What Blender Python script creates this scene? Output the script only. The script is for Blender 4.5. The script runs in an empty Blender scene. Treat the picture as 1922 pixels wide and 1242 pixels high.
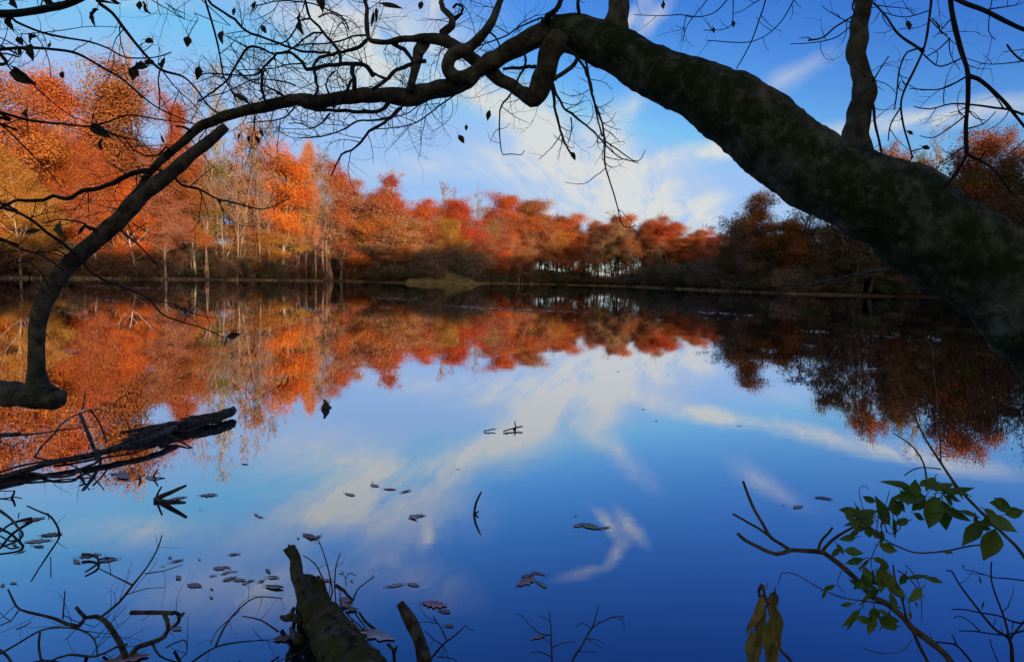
import bpy, math, random
import numpy as np
from mathutils import Vector, Matrix, noise

SC = bpy.context.scene
COL = SC.collection
R = math.radians
# ------------------------------------------------------------------ camera
F, CX, CY, CAMH = 1100.0, 961.0, 621.0, 1.4
PITCH, ROLL = R(5.0), R(1.4)
CAM = Vector((0, 0, CAMH))
fw = Vector((0, math.cos(PITCH), -math.sin(PITCH)))
r0 = Vector((1, 0, 0))
u0 = r0.cross(fw)
rt = r0 * math.cos(ROLL) + u0 * math.sin(ROLL)
up = u0 * math.cos(ROLL) - r0 * math.sin(ROLL)


def ray(px, py):
    return fw + rt * ((px - CX) / F) + up * (-(py - CY) / F)


def P(px, py, d):
    return CAM + ray(px, py) * d


def W(px, py, h=0.0):
    d = ray(px, py)
    return CAM + d * ((h - CAMH) / d.z)


def WD(px, py, h=0.0):
    return (h - CAMH) / ray(px, py).z


# ------------------------------------------------------------------ objects
def tag(o, label=None, cat=None, group=None, kind=None):
    if label: o['label'] = label
    if cat: o['category'] = cat
    if group: o['group'] = group
    if kind: o['kind'] = kind
    return o


def empty(name, loc, label, cat, group=None):
    o = bpy.data.objects.new(name, None)
    COL.objects.link(o)
    o.location = loc
    o.empty_display_size = 0.1
    return tag(o, label, cat, group)


def wloc(o):
    v = Vector((0, 0, 0))
    while o is not None:
        v = v + o.location
        o = o.parent
    return v


class M:
    """collects vertices and faces; build() links them as one mesh object"""
    def __init__(s):
        s.v, s.f = [], []

    def tube(s, pts, rad, n=6, cap=True, rough=0.0, rng=None):
        b = len(s.v)
        k = len(pts)
        t = (pts[1] - pts[0]).normalized()
        a = t.orthogonal().normalized()
        for i in range(k):
            if i < k - 1:
                t = (pts[min(i + 1, k - 1)] - pts[max(i - 1, 0)])
            else:
                t = pts[i] - pts[i - 1]
            if t.length < 1e-9: t = Vector((0, 0, 1))
            t.normalize()
            a = (a - t * a.dot(t))
            if a.length < 1e-6: a = t.orthogonal()
            a.normalize()
            c = t.cross(a)
            for j in range(n):
                th = 2 * math.pi * j / n
                r = rad[i]
                if rough:
                    r *= 1 + rough * noise.noise(Vector((pts[i].x, pts[i].y, pts[i].z)) * 14 + Vector((math.cos(th), math.sin(th), 0)) * 0.9)
                s.v.append(pts[i] + (a * math.cos(th) + c * math.sin(th)) * r)
        for i in range(k - 1):
            for j in range(n):
                j2 = (j + 1) % n
                s.f.append((b + i * n + j, b + i * n + j2, b + (i + 1) * n + j2, b + (i + 1) * n + j))
        if cap:
            s.f.append(tuple(b + j for j in range(n))[::-1])
            s.f.append(tuple(b + (k - 1) * n + j for j in range(n)))

    def build(s, name, mat, parent=None, smooth=True):
        me = bpy.data.meshes.new(name)
        off = wloc(parent) if parent else Vector((0, 0, 0))
        me.from_pydata([tuple(p - off) for p in s.v], [], s.f)
        if smooth:
            me.polygons.foreach_set('use_smooth', [True] * len(me.polygons))
        me.materials.append(mat)
        me.update()
        o = bpy.data.objects.new(name, me)
        COL.objects.link(o)
        if parent: o.parent = parent
        return o


def np_mesh(name, V, Fq, mat, smooth=False):
    """V (n,3), Fq (m,4) quads -> mesh datablock"""
    me = bpy.data.meshes.new(name)
    V = np.asarray(V, np.float32); Fq = np.asarray(Fq, np.int32)
    me.vertices.add(len(V)); me.vertices.foreach_set('co', V.ravel())
    me.loops.add(Fq.size); me.loops.foreach_set('vertex_index', Fq.ravel())
    me.polygons.add(len(Fq))
    me.polygons.foreach_set('loop_start', np.arange(0, Fq.size, 4, dtype=np.int32))
    me.polygons.foreach_set('use_smooth', np.full(len(Fq), smooth))
    me.materials.append(mat)
    me.update(calc_edges=True)
    return me


def link(name, me, parent=None):
    o = bpy.data.objects.new(name, me)
    COL.objects.link(o)
    if parent: o.parent = parent
    return o


# ------------------------------------------------------------------ materials
def newmat(name):
    m = bpy.data.materials.new(name)
    m.use_nodes = True
    nt = m.node_tree
    for n in list(nt.nodes): nt.nodes.remove(n)
    out = nt.nodes.new('ShaderNodeOutputMaterial')
    return m, nt, out


def N(nt, typ, **kw):
    n = nt.nodes.new('ShaderNode' + typ)
    for k, v in kw.items():
        if k.startswith('i_'):
            key = k[2:]
            key = int(key) if key.isdigit() else key.replace('_', ' ')
            n.inputs[key].default_value = v
        else:
            setattr(n, k, v)
    return n


def noisetex(nt, co, scale, detail=4, rough=0.6):
    n = N(nt, 'TexNoise', i_Scale=scale, i_Detail=detail, i_Roughness=rough)
    if co is not None: nt.links.new(co, n.inputs['Vector'])
    return n


def ramp(nt, fac, stops):
    n = nt.nodes.new('ShaderNodeValToRGB')
    e = n.color_ramp.elements
    while len(e) < len(stops): e.new(0.5)
    for el, (p, c) in zip(e, stops):
        el.position = p
        el.color = (c[0], c[1], c[2], 1) if len(c) == 3 else c
    nt.links.new(fac, n.inputs[0])
    return n


def bark(name, c1, c2, moss=None, mossamt=0.5, scale=1.0, bump=0.4, rough=0.9, lich=(26, .62, .68, .45)):
    m, nt, out = newmat(name)
    tc = N(nt, 'TexCoord')
    a = noisetex(nt, tc.outputs['Object'], 9 * scale, 6, 0.65)
    col = ramp(nt, a.outputs[0], [(0.38, c1), (0.62, c2)])
    c = col.outputs[0]
    if moss:
        b = noisetex(nt, tc.outputs['Object'], 3.1 * scale, 5, 0.7)
        k = ramp(nt, b.outputs[0], [(0.62 - 0.25 * mossamt, (0, 0, 0)), (0.72 - 0.2 * mossamt, (1, 1, 1))])
        mx = N(nt, 'MixRGB', i_Color2=(*moss, 1))
        nt.links.new(k.outputs[0], mx.inputs[0]); nt.links.new(c, mx.inputs[1])
        c = mx.outputs[0]
    # pale lichen flecks
    l = noisetex(nt, tc.outputs['Object'], lich[0] * scale, 5, 0.7)
    lk = ramp(nt, l.outputs[0], [(lich[1], (0, 0, 0)), (lich[2], (1, 1, 1))])
    lm = N(nt, 'Math', operation='MULTIPLY', i_1=lich[3])
    nt.links.new(lk.outputs[0], lm.inputs[0])
    mx2 = N(nt, 'MixRGB', i_Color2=(min(1, c2[0] * 1.8), min(1, c2[1] * 1.8), min(1, c2[2] * 1.7), 1))
    nt.links.new(lm.outputs[0], mx2.inputs[0]); nt.links.new(c, mx2.inputs[1])
    p = N(nt, 'BsdfPrincipled', i_Roughness=rough)
    p.inputs['Specular IOR Level'].default_value = 0.2
    nt.links.new(mx2.outputs[0], p.inputs['Base Color'])
    d = noisetex(nt, tc.outputs['Object'], 40 * scale, 8, 0.7)
    bp = N(nt, 'Bump', i_Strength=bump, i_Distance=0.02)
    d2 = noisetex(nt, tc.outputs['Object'], 11 * scale, 6, 0.75)
    bp2 = N(nt, 'Bump', i_Strength=bump, i_Distance=0.05)
    nt.links.new(d2.outputs[0], bp2.inputs['Height']); nt.links.new(bp2.outputs[0], bp.inputs['Normal'])
    nt.links.new(d.outputs[0], bp.inputs['Height']); nt.links.new(bp.outputs[0], p.inputs['Normal'])
    nt.links.new(p.outputs[0], out.inputs[0])
    return m


def leafmat(name, trans=0.3):
    """leaf colour comes from the object's own colour, each leaf varies a little"""
    m, nt, out = newmat(name)
    oi = N(nt, 'ObjectInfo'); g = N(nt, 'NewGeometry'); tc = N(nt, 'TexCoord')
    ns = noisetex(nt, tc.outputs['Object'], 0.35, 2, 0.5)
    add = N(nt, 'Math', operation='ADD'); nt.links.new(g.outputs['Random Per Island'], add.inputs[0]); nt.links.new(ns.outputs[0], add.inputs[1])
    mr = N(nt, 'MapRange'); mr.inputs[1].default_value = 0.2; mr.inputs[2].default_value = 1.8
    mr.inputs[3].default_value = 0.66; mr.inputs[4].default_value = 1.34
    nt.links.new(add.outputs[0], mr.inputs[0])
    mh = N(nt, 'MapRange'); mh.inputs[1].default_value = 0.25; mh.inputs[2].default_value = 0.75
    mh.inputs[3].default_value = 0.487; mh.inputs[4].default_value = 0.512
    nt.links.new(ns.outputs[0], mh.inputs[0])
    hs = N(nt, 'HueSaturation', i_Saturation=1.0)
    nt.links.new(oi.outputs['Color'], hs.inputs['Color']); nt.links.new(mr.outputs[0], hs.inputs['Value']); nt.links.new(mh.outputs[0], hs.inputs['Hue'])
    df = N(nt, 'BsdfDiffuse'); tr = N(nt, 'BsdfTranslucent')
    nt.links.new(hs.outputs[0], df.inputs[0]); nt.links.new(hs.outputs[0], tr.inputs[0])
    mx = N(nt, 'MixShader', i_0=trans)
    nt.links.new(df.outputs[0], mx.inputs[1]); nt.links.new(tr.outputs[0], mx.inputs[2])
    nt.links.new(mx.outputs[0], out.inputs[0])
    return m


def plain(name, c, rough=0.8, var=0.35, scale=30, trans=0.0, spec=0.3):
    m, nt, out = newmat(name)
    tc = N(nt, 'TexCoord')
    a = noisetex(nt, tc.outputs['Object'], scale, 5, 0.65)
    col = ramp(nt, a.outputs[0], [(0.3, tuple(x * (1 - var) for x in c)), (0.7, tuple(min(1, x * (1 + var)) for x in c))])
    oi = N(nt, 'ObjectInfo')
    vr = N(nt, 'MapRange'); vr.inputs[3].default_value = 1 - var * .8; vr.inputs[4].default_value = 1 + var * .8
    nt.links.new(oi.outputs['Random'], vr.inputs[0])
    hu = N(nt, 'MapRange'); hu.inputs[3].default_value = .52; hu.inputs[4].default_value = .475
    nt.links.new(oi.outputs['Random'], hu.inputs[0])
    hv = N(nt, 'HueSaturation'); nt.links.new(col.outputs[0], hv.inputs['Color']); nt.links.new(vr.outputs[0], hv.inputs['Value']); nt.links.new(hu.outputs[0], hv.inputs['Hue'])
    col = hv
    p = N(nt, 'BsdfPrincipled', i_Roughness=rough)
    p.inputs['Specular IOR Level'].default_value = spec
    nt.links.new(col.outputs[0], p.inputs['Base Color'])
    sh = p.outputs[0]
    if trans:
        t = N(nt, 'BsdfTranslucent'); nt.links.new(col.outputs[0], t.inputs[0])
        mx = N(nt, 'MixShader', i_0=trans)
        nt.links.new(sh, mx.inputs[1]); nt.links.new(t.outputs[0], mx.inputs[2]); sh = mx.outputs[0]
    nt.links.new(sh, out.inputs[0])
    return m


MAT_BARK = bark('beech_bark', (0.075, 0.064, 0.03), (0.33, 0.285, 0.165), (0.05, 0.066, 0.014), 0.85, 1.3, 1.0, 0.9, (17, .54, .66, .3))
MAT_LIMB = bark('limb_bark', (0.05, 0.038, 0.02), (0.2, 0.15, 0.085), (0.04, 0.048, 0.022), 0.3, 1.6, 0.4)
MAT_TWIG = plain('twig_bark', (0.03, 0.025, 0.02), 0.85)
MAT_WET = bark('wet_wood', (0.03, 0.021, 0.012), (0.19, 0.135, 0.08), (0.03, 0.036, 0.012), 0.2, 3, 0.5, 0.6)
MAT_MOSS = bark('mossy_wood', (0.045, 0.03, 0.014), (0.30, 0.21, 0.11), (0.15, 0.135, 0.018), .72, 3, 0.8)
MAT_SHRUB = bark('shrub_stem', (0.09, 0.055, 0.03), (0.24, 0.15, 0.08), None, 0, 3, 0.3)
MAT_FAR = plain('pale_trunk_bark', (0.46, 0.37, 0.27), 0.9, 0.4, 1.5)
MAT_FARDK = plain('dark_trunk_bark', (0.15, 0.105, 0.072), 0.9, 0.4, 1.5)
MAT_FARTW = plain('far_twig_bark', (0.36, 0.24, 0.155), 0.9, 0.3, 1.5)
MAT_LEAF = leafmat('autumn_leaf')
MAT_DRYLEAF = plain('dry_leaf', (0.06, 0.045, 0.02), 0.7, 0.4, 40, 0.25)
MAT_GREENLEAF = plain('green_leaf', (0.13, 0.20, 0.02), 0.45, 0.3, 30, 0.3, 0.4)
MAT_OLIVELEAF = plain('olive_leaf', (0.07, 0.095, 0.03), 0.6, 0.3, 30, 0.35)
MAT_WILT = plain('withered_leaf', (0.36, 0.26, 0.06), 0.8, 0.5, 25, 0.25)

# ------------------------------------------------------------------ shore and terrain
SHORE = [(-14, -3), (-30, 8), (-48, 26), (-60, 48), (-65, 74), (-59, 97), (-50, 124), (-42, 144), (-33, 139), (-20, 135), (-12, 136),
         (-8.5, 139), (-9, 146), (-12, 165), (-8, 188), (2, 203), (12, 210), (30, 210), (39, 188), (43, 158), (47, 128), (53, 109), (66, 108), (80, 112), (88, 104),
         (86, 84), (74, 60), (52, 34), (26, 14), (10, 4.2), (4.6, 1.9), (2.4, 1.0), (0.5, 0.75), (-4, 0.5)]
SX = np.array([p[0] for p in SHORE]); SY = np.array([p[1] for p in SHORE])


def shore_dist(x, y):
    """signed distance to the waterline: positive on land"""
    x = np.atleast_1d(np.asarray(x, float)); y = np.atleast_1d(np.asarray(y, float))
    best = np.full(x.shape, 1e18); inside = np.zeros(x.shape, bool)
    n = len(SHORE)
    for i in range(n):
        ax, ay = SHORE[i]; bx, by = SHORE[(i + 1) % n]
        dx, dy = bx - ax, by - ay
        t = np.clip(((x - ax) * dx + (y - ay) * dy) / (dx * dx + dy * dy), 0, 1)
        best = np.minimum(best, (x - ax - t * dx) ** 2 + (y - ay - t * dy) ** 2)
        c = ((ay > y) != (by > y)) & (x < (bx - ax) * (y - ay) / (by - ay + 1e-12) + ax)
        inside ^= c
    d = np.sqrt(best)
    return np.where(inside, -d, d)


def sstep(a, b, x):
    t = np.clip((x - a) / (b - a), 0, 1)
    return t * t * (3 - 2 * t)


SUN_AZ, SUN_EL = R(147), R(7.6)
sh = (math.sin(SUN_AZ), math.cos(SUN_AZ))


def ground_z(x, y):
    x = np.atleast_1d(np.asarray(x, float)); y = np.atleast_1d(np.asarray(y, float))
    d = shore_dist(x, y)
    s = x * sh[0] + y * sh[1]
    wl = sstep(-8, -38, x); wr = sstep(48, 62, x) * sstep(185, 130, y)
    near = sstep(14, 4, np.hypot(x, y))
    z = 0.28 * sstep(0, 1.6, d) + 0.9 * sstep(0, 14, d)
    z = z + (1 - wl) * (1 - wr) * 1.6 * sstep(6, 22, d)
    z = z + wl * 8.5 * sstep(2, 60, d) + wr * 8.5 * sstep(2, 34, d)
    z = z + 0.6 * np.exp(-(((x + 16) / 6) ** 2 + ((y - 142) / 5) ** 2)) * (d > 0) * sstep(0, 3, d) * 3.2
    z = z * (1 - 0.75 * near)
    kk = -x * sh[1] + y * sh[0]
    z = z + (14 + 7 * sstep(0, 110, kk)) * np.exp(-((s - 52) / 20.0) ** 2) * sstep(4, 30, d)
    z = z + 0.12 * np.sin(x * 0.31 + 1.3) * np.sin(y * 0.27) * sstep(3, 10, d)
    return np.where(d < 0, np.maximum(-0.9, d * 0.22) - 0.03, z)


def gz(x, y):
    return float(ground_z(x, y)[0])


def axis(lo, mid0, mid1, hi, step):
    a = list(np.arange(mid0, mid1 + 1e-6, step))
    l, g = [], step
    v = mid0
    while v > lo:
        g *= 1.28; v -= g; l.append(max(v, lo))
    h = []; g = step; v = mid1
    while v < hi:
        g *= 1.28; v += g; h.append(min(v, hi))
    return np.array(l[::-1] + a + h)


gx_ = axis(-2600, -130, 170, 2600, 2.2); gy_ = axis(-1500, -50, 270, 4000, 2.2)
# finer rows near the camera
gx_ = np.unique(np.concatenate([gx_, np.arange(-8, 12, 0.5)])); gy_ = np.unique(np.concatenate([gy_, np.arange(-4, 8, 0.5)]))
GX, GY = np.meshgrid(gx_, gy_)
GZ = ground_z(GX.ravel(), GY.ravel())
nx, ny = len(gx_), len(gy_)
idx = np.arange(nx * ny).reshape(ny, nx)
quads = np.stack([idx[:-1, :-1], idx[:-1, 1:], idx[1:, 1:], idx[1:, :-1]], -1).reshape(-1, 4)


def ground_mat():
    m, nt, out = newmat('woodland_floor')
    tc = N(nt, 'TexCoord')
    a = noisetex(nt, tc.outputs['Object'], 0.35, 8, 0.7)
    b = noisetex(nt, tc.outputs['Object'], 6.0, 4, 0.7)
    c1 = ramp(nt, a.outputs[0], [(0.3, (0.09, 0.06, 0.035)), (0.5, (0.2, 0.11, 0.055)), (0.7, (0.3, 0.15, 0.065))])
    c2 = ramp(nt, b.outputs[0], [(0.3, (0.4, 0.4, 0.4)), (0.7, (1.2, 1.1, 1.0))])
    mx = N(nt, 'MixRGB', blend_type='MULTIPLY', i_0=1.0)
    nt.links.new(c1.outputs[0], mx.inputs[1]); nt.links.new(c2.outputs[0], mx.inputs[2])
    # pale washed strip of mud and dead leaves just above the waterline
    sp = N(nt, 'SeparateXYZ'); nt.links.new(tc.outputs['Object'], sp.inputs[0])
    st = ramp(nt, sp.outputs[2], [(0.0, (0.8, 0.8, 0.8)), (0.26, (0.7, 0.7, 0.7)), (0.42, (0, 0, 0))])
    mx2 = N(nt, 'MixRGB', i_Color2=(0.26, 0.2, 0.145, 1))
    pn = noisetex(nt, tc.outputs['Object'], .22, 5, .7)
    pr = ramp(nt, pn.outputs[0], [(.38, (.05, .05, .05)), (.62, (1, 1, 1))])
    pm = N(nt, 'Math', operation='MULTIPLY'); nt.links.new(st.outputs[0], pm.inputs[0]); nt.links.new(pr.outputs[0], pm.inputs[1])
    nt.links.new(pm.outputs[0], mx2.inputs[0]); nt.links.new(mx.outputs[0], mx2.inputs[1])
    p = N(nt, 'BsdfPrincipled', i_Roughness=0.95)
    p.inputs['Specular IOR Level'].default_value = 0.1
    nt.links.new(mx2.outputs[0], p.inputs['Base Color'])
    bp = N(nt, 'Bump', i_Strength=0.6, i_Distance=0.15); nt.links.new(b.outputs[0], bp.inputs['Height']); nt.links.new(bp.outputs[0], p.inputs['Normal'])
    nt.links.new(p.outputs[0], out.inputs[0])
    return m


g = link('ground', np_mesh('ground', np.stack([GX.ravel(), GY.ravel(), GZ], -1), quads, ground_mat(), True))
tag(g, 'brown leaf strewn ground rising from the pond banks', 'ground', kind='structure')


def water_mat():
    m, nt, out = newmat('pond_water')
    tc = N(nt, 'TexCoord')
    mp = N(nt, 'Mapping'); mp.inputs['Scale'].default_value = (0.7, 1.5, 1)
    nt.links.new(tc.outputs['Object'], mp.inputs[0])
    a = noisetex(nt, mp.outputs[0], 1.6, 3, 0.55)
    b = noisetex(nt, mp.outputs[0], 0.23, 2, 0.5)
    ml = N(nt, 'Math', operation='MULTIPLY'); nt.links.new(a.outputs[0], ml.inputs[0]); nt.links.new(b.outputs[0], ml.inputs[1])
    bp = N(nt, 'Bump', i_Strength=1.0, i_Distance=0.0013)
    nt.links.new(ml.outputs[0], bp.inputs['Height'])
    gl = N(nt, 'BsdfGlossy', i_Roughness=0.005); gl.inputs[0].default_value = (0.87, 0.875, 0.92, 1)
    df = N(nt, 'BsdfDiffuse'); df.inputs[0].default_value = (0.006, 0.012, 0.022, 1)
    nt.links.new(bp.outputs[0], gl.inputs['Normal'])
    lw = N(nt, 'LayerWeight', i_Blend=0.5)
    cr = ramp(nt, lw.outputs['Facing'], [(0.0, (.06, .06, .06)), (0.30, (.18, .18, .18)), (0.45, (.35, .35, .35)), (0.66, (.68, .68, .68)), (0.86, (.93, .93, .93))])
    mx = N(nt, 'MixShader'); nt.links.new(cr.outputs[0], mx.inputs[0]); nt.links.new(df.outputs[0], mx.inputs[1]); nt.links.new(gl.outputs[0], mx.inputs[2])
    nt.links.new(mx.outputs[0], out.inputs[0])
    return m


wv = [(-75, -8, 0), (105, -8, 0), (105, 225, 0), (-75, 225, 0)]
wm = bpy.data.meshes.new('water')
wm.from_pydata(wv, [], [(0, 1, 2, 3)]); wm.materials.append(water_mat())
tag(link('water', wm), 'still pond water mirroring sky and autumn trees', 'water', kind='structure')

# ------------------------------------------------------------------ curves
def catmull(pts, step):
    """pts: list of (Vector, radius) -> resampled"""
    out, rad = [], []
    n = len(pts)
    for i in range(n - 1):
        p0 = pts[max(i - 1, 0)][0]; p1, ra = pts[i]; p2, rb = pts[i + 1]; p3 = pts[min(i + 2, n - 1)][0]
        L = (p2 - p1).length
        k = max(1, int(L / step))
        for j in range(k):
            t = j / k
            out.append(0.5 * ((2 * p1) + (p2 - p0) * t + (2 * p0 - 5 * p1 + 4 * p2 - p3) * t * t + (3 * p1 - p0 - 3 * p2 + p3) * t ** 3))
            rad.append(ra + (rb - ra) * t)
    out.append(pts[-1][0]); rad.append(pts[-1][1])
    return out, rad


def parse(s):
    return [tuple(float(c) for c in q.split(',')) for q in s.split()]


def trace(s, w0, w1, d0, d1, seed, wob=0.03, water=None):
    """polyline in photo pixels with widths in pixels and a distance -> 3D points with radii"""
    q = parse(s)
    rng = random.Random(seed)
    L = [0]
    for a, b in zip(q, q[1:]):
        L.append(L[-1] + math.hypot(a[0] - b[0], a[1] - b[1]))
    res = []
    ph = rng.uniform(0, 6)
    for i, t in enumerate(q):
        f = L[i] / L[-1]
        w = t[2] if len(t) > 2 else w0 + (w1 - w0) * f
        if water is not None:
            h = water[0] + (water[1] - water[0]) * f
            d = WD(t[0], t[1], h)
        else:
            d = (t[3] if len(t) > 3 else d0 + (d1 - d0) * f) + wob * math.sin(ph + f * 5.0)
        res.append((P(t[0], t[1], d), w / 2 * d / F))
    return res


def grow(m, p, d, L, r, rng, level, up_bias=0.5, kink=0.25, dens=1.0):
    """a bare twig with side twigs of its own, curving as real ones do"""
    n = max(4, int(L / 0.025))
    if n > 14: n = 14
    axis = Vector((rng.gauss(0, 1), rng.gauss(0, 1), rng.gauss(0, 1))).normalized()
    bend = rng.uniform(-2.0, 2.0) / n
    pts, rad = [p.copy()], [r]
    q = p.copy(); d = d.normalized()
    st = L / n
    for i in range(n):
        d = d + axis.cross(d) * bend + Vector((rng.gauss(0, kink), rng.gauss(0, kink), rng.gauss(0, kink))) * 0.35 + Vector((0, 0, up_bias * 0.12 * (i / n)))
        d.normalize()
        q = q + d * st
        pts.append(q.copy()); rad.append(r * (1 - 0.55 * (i + 1) / n))
        if level > 0 and i > 0 and rng.random() < 0.55 * dens:
            side = Vector((rng.gauss(0, 1), rng.gauss(0, 0.6), rng.gauss(0, 1)))
            side = (side - d * side.dot(d)).normalized()
            grow(m, q, d * 0.6 + side, L * rng.uniform(0.25, 0.55), rad[-1] * 0.65, rng, level - 1, up_bias, kink, dens)
    m.tube(pts, rad, 5 if r > 0.004 else 4, True)


def spray(m, pts, rad, rng, per_m, lo, hi, level, bias=None, start=0.1, dens=1.0, rr=(0.0015, 0.0031)):
    L = sum((a - b).length for a, b in zip(pts, pts[1:]))
    for k in range(int(L * per_m)):
        i = rng.randrange(int(len(pts) * start), len(pts) - 1)
        t = (pts[i + 1] - pts[i]).normalized()
        s = Vector((rng.gauss(0, 1), rng.gauss(0, 0.45), rng.gauss(0, 1)))
        if bias: s = s + Vector(bias)
        s = (s - t * s.dot(t)).normalized()
        grow(m, pts[i], s + t * rng.uniform(0.1, 0.9), rng.uniform(lo, hi), min(rng.uniform(*rr), rad[i] * 0.7), rng, level, 0.5, 0.25, dens)


def leaf_mesh(m, base, tip, width, rng, fold=0.35, curl=0.25, nrm=None, n=6, pet=0.12, crumple=0.02):
    """an ovate leaf blade, folded along its midrib and curled, with a short stalk"""
    ax = tip - base; L = ax.length; ax = ax.normalized()
    if nrm is None: nrm = Vector((rng.gauss(0, 1), rng.gauss(0, 1), rng.gauss(0, 1)))
    sd = ax.cross(nrm).normalized(); nr = sd.cross(ax).normalized()
    prof = [0.0, 0.62, 0.95, 1.0, 0.78, 0.42, 0.04]
    b = len(m.v)
    for i in range(n + 1):
        f = i / n
        w = prof[i] * width / 2 * rng.uniform(0.9, 1.1)
        bow = curl * L * (f * f - 0.4 * f)
        c = base + ax * (L * f) + nr * bow
        for k in (-1, -0.5, 0, 0.5, 1):
            m.v.append(c + sd * (w * k * math.cos(fold)) + nr * (abs(k) * w * math.sin(fold) + rng.gauss(0, crumple) * width))
    for i in range(n):
        for k in range(4):
            a = b + i * 5 + k
            m.f.append((a, a + 1, a + 6, a + 5))
    if pet:
        m.tube([base - ax * L * pet * 2, base - ax * L * pet + nr * L * 0.03, base + ax * L * 0.05], [0.0012] * 3, 4)


# ------------------------------------------------------------------ the leaning tree
tree = empty('leaning_tree', P(2350, 1060, 2.35), 'big mossy grey tree leaning from the right edge and arching bare limbs over the pond', 'tree')
tp = parse('2480,1240,300 2350,1060,285 2220,880,262 2060,678,218 1922,552,190 1850,503,178 1800,476,173 1750,444,168 1700,402,160 1650,380,150 1600,356,142 1550,333,134 1500,300,132 1450,262,136 1400,220,128 1355,195,128 1315,170,112 1280,155,98 1240,140,90 1200,120,86 1160,95,84 1120,80,78 1085,66,70 1052,62,60 1030,62,52')
pts = []
for i, (x, y, w) in enumerate(tp):
    f = i / (len(tp) - 1)
    d = 2.35 + 0.85 * f
    pts.append((P(x, y, d), w / 2 * d / F))
tc_, tr_ = catmull(pts, 0.008)
trunkP, trunkR = tc_, tr_
m = M()
NS = 110
m.tube(tc_, tr_, NS)
lumps = [(1330, 175, 3.0, .07, .09), (1372, 268, 2.95, .045, .08), (1400, 290, 2.93, .03, .07), (1300, 112, 3.0, .03, .06), (1190, 70, 3.1, .03, .05), (1480, 350, 2.9, .035, .1), (1450, 165, 2.9, .02, .09), (1250, 200, 3.05, .02, .05), (1255, 88, 3.05, .03, .04), (1690, 490, 2.75, .03, .1), (1600, 300, 2.8, .05, .09), (1150, 50, 3.1, .04, .06), (1042, 50, 3.15, .02, .06)]
lumps = [(P(a, b, c - 0.0), h, r) for a, b, c, h, r in lumps]
for i, v in enumerate(m.v):
    k = min(i // NS, len(tc_) - 1)
    c = tc_[k]; nn = (v - c)
    r = nn.length
    if r < 1e-6: continue
    nn = nn / r
    q = v * 3.0
    dsp = 0.16 * noise.noise(v * 3.2) + 0.08 * noise.noise(v * 8.0) + 0.045 * noise.noise(v * 19.0) + 0.022 * noise.noise(v * 45) + .012 * noise.noise(v * 95)
    s = k * 0.008
    dsp += 0.03 * math.sin(s * 55 + 3 * noise.noise(v * 5)) * noise.noise(v * 2.2 + Vector((7, 1, 3)))
    off = r * dsp
    for (lp, h, lr) in lumps:
        dd = (v - lp).length
        if dd < lr * 2.2: off += h * math.exp(-(dd / lr) ** 2) * (0.7 + 0.6 * noise.noise(v * 30)) * 0.6
    m.v[i] = v + nn * off
m.build('trunk', MAT_BARK, tree)

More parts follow.
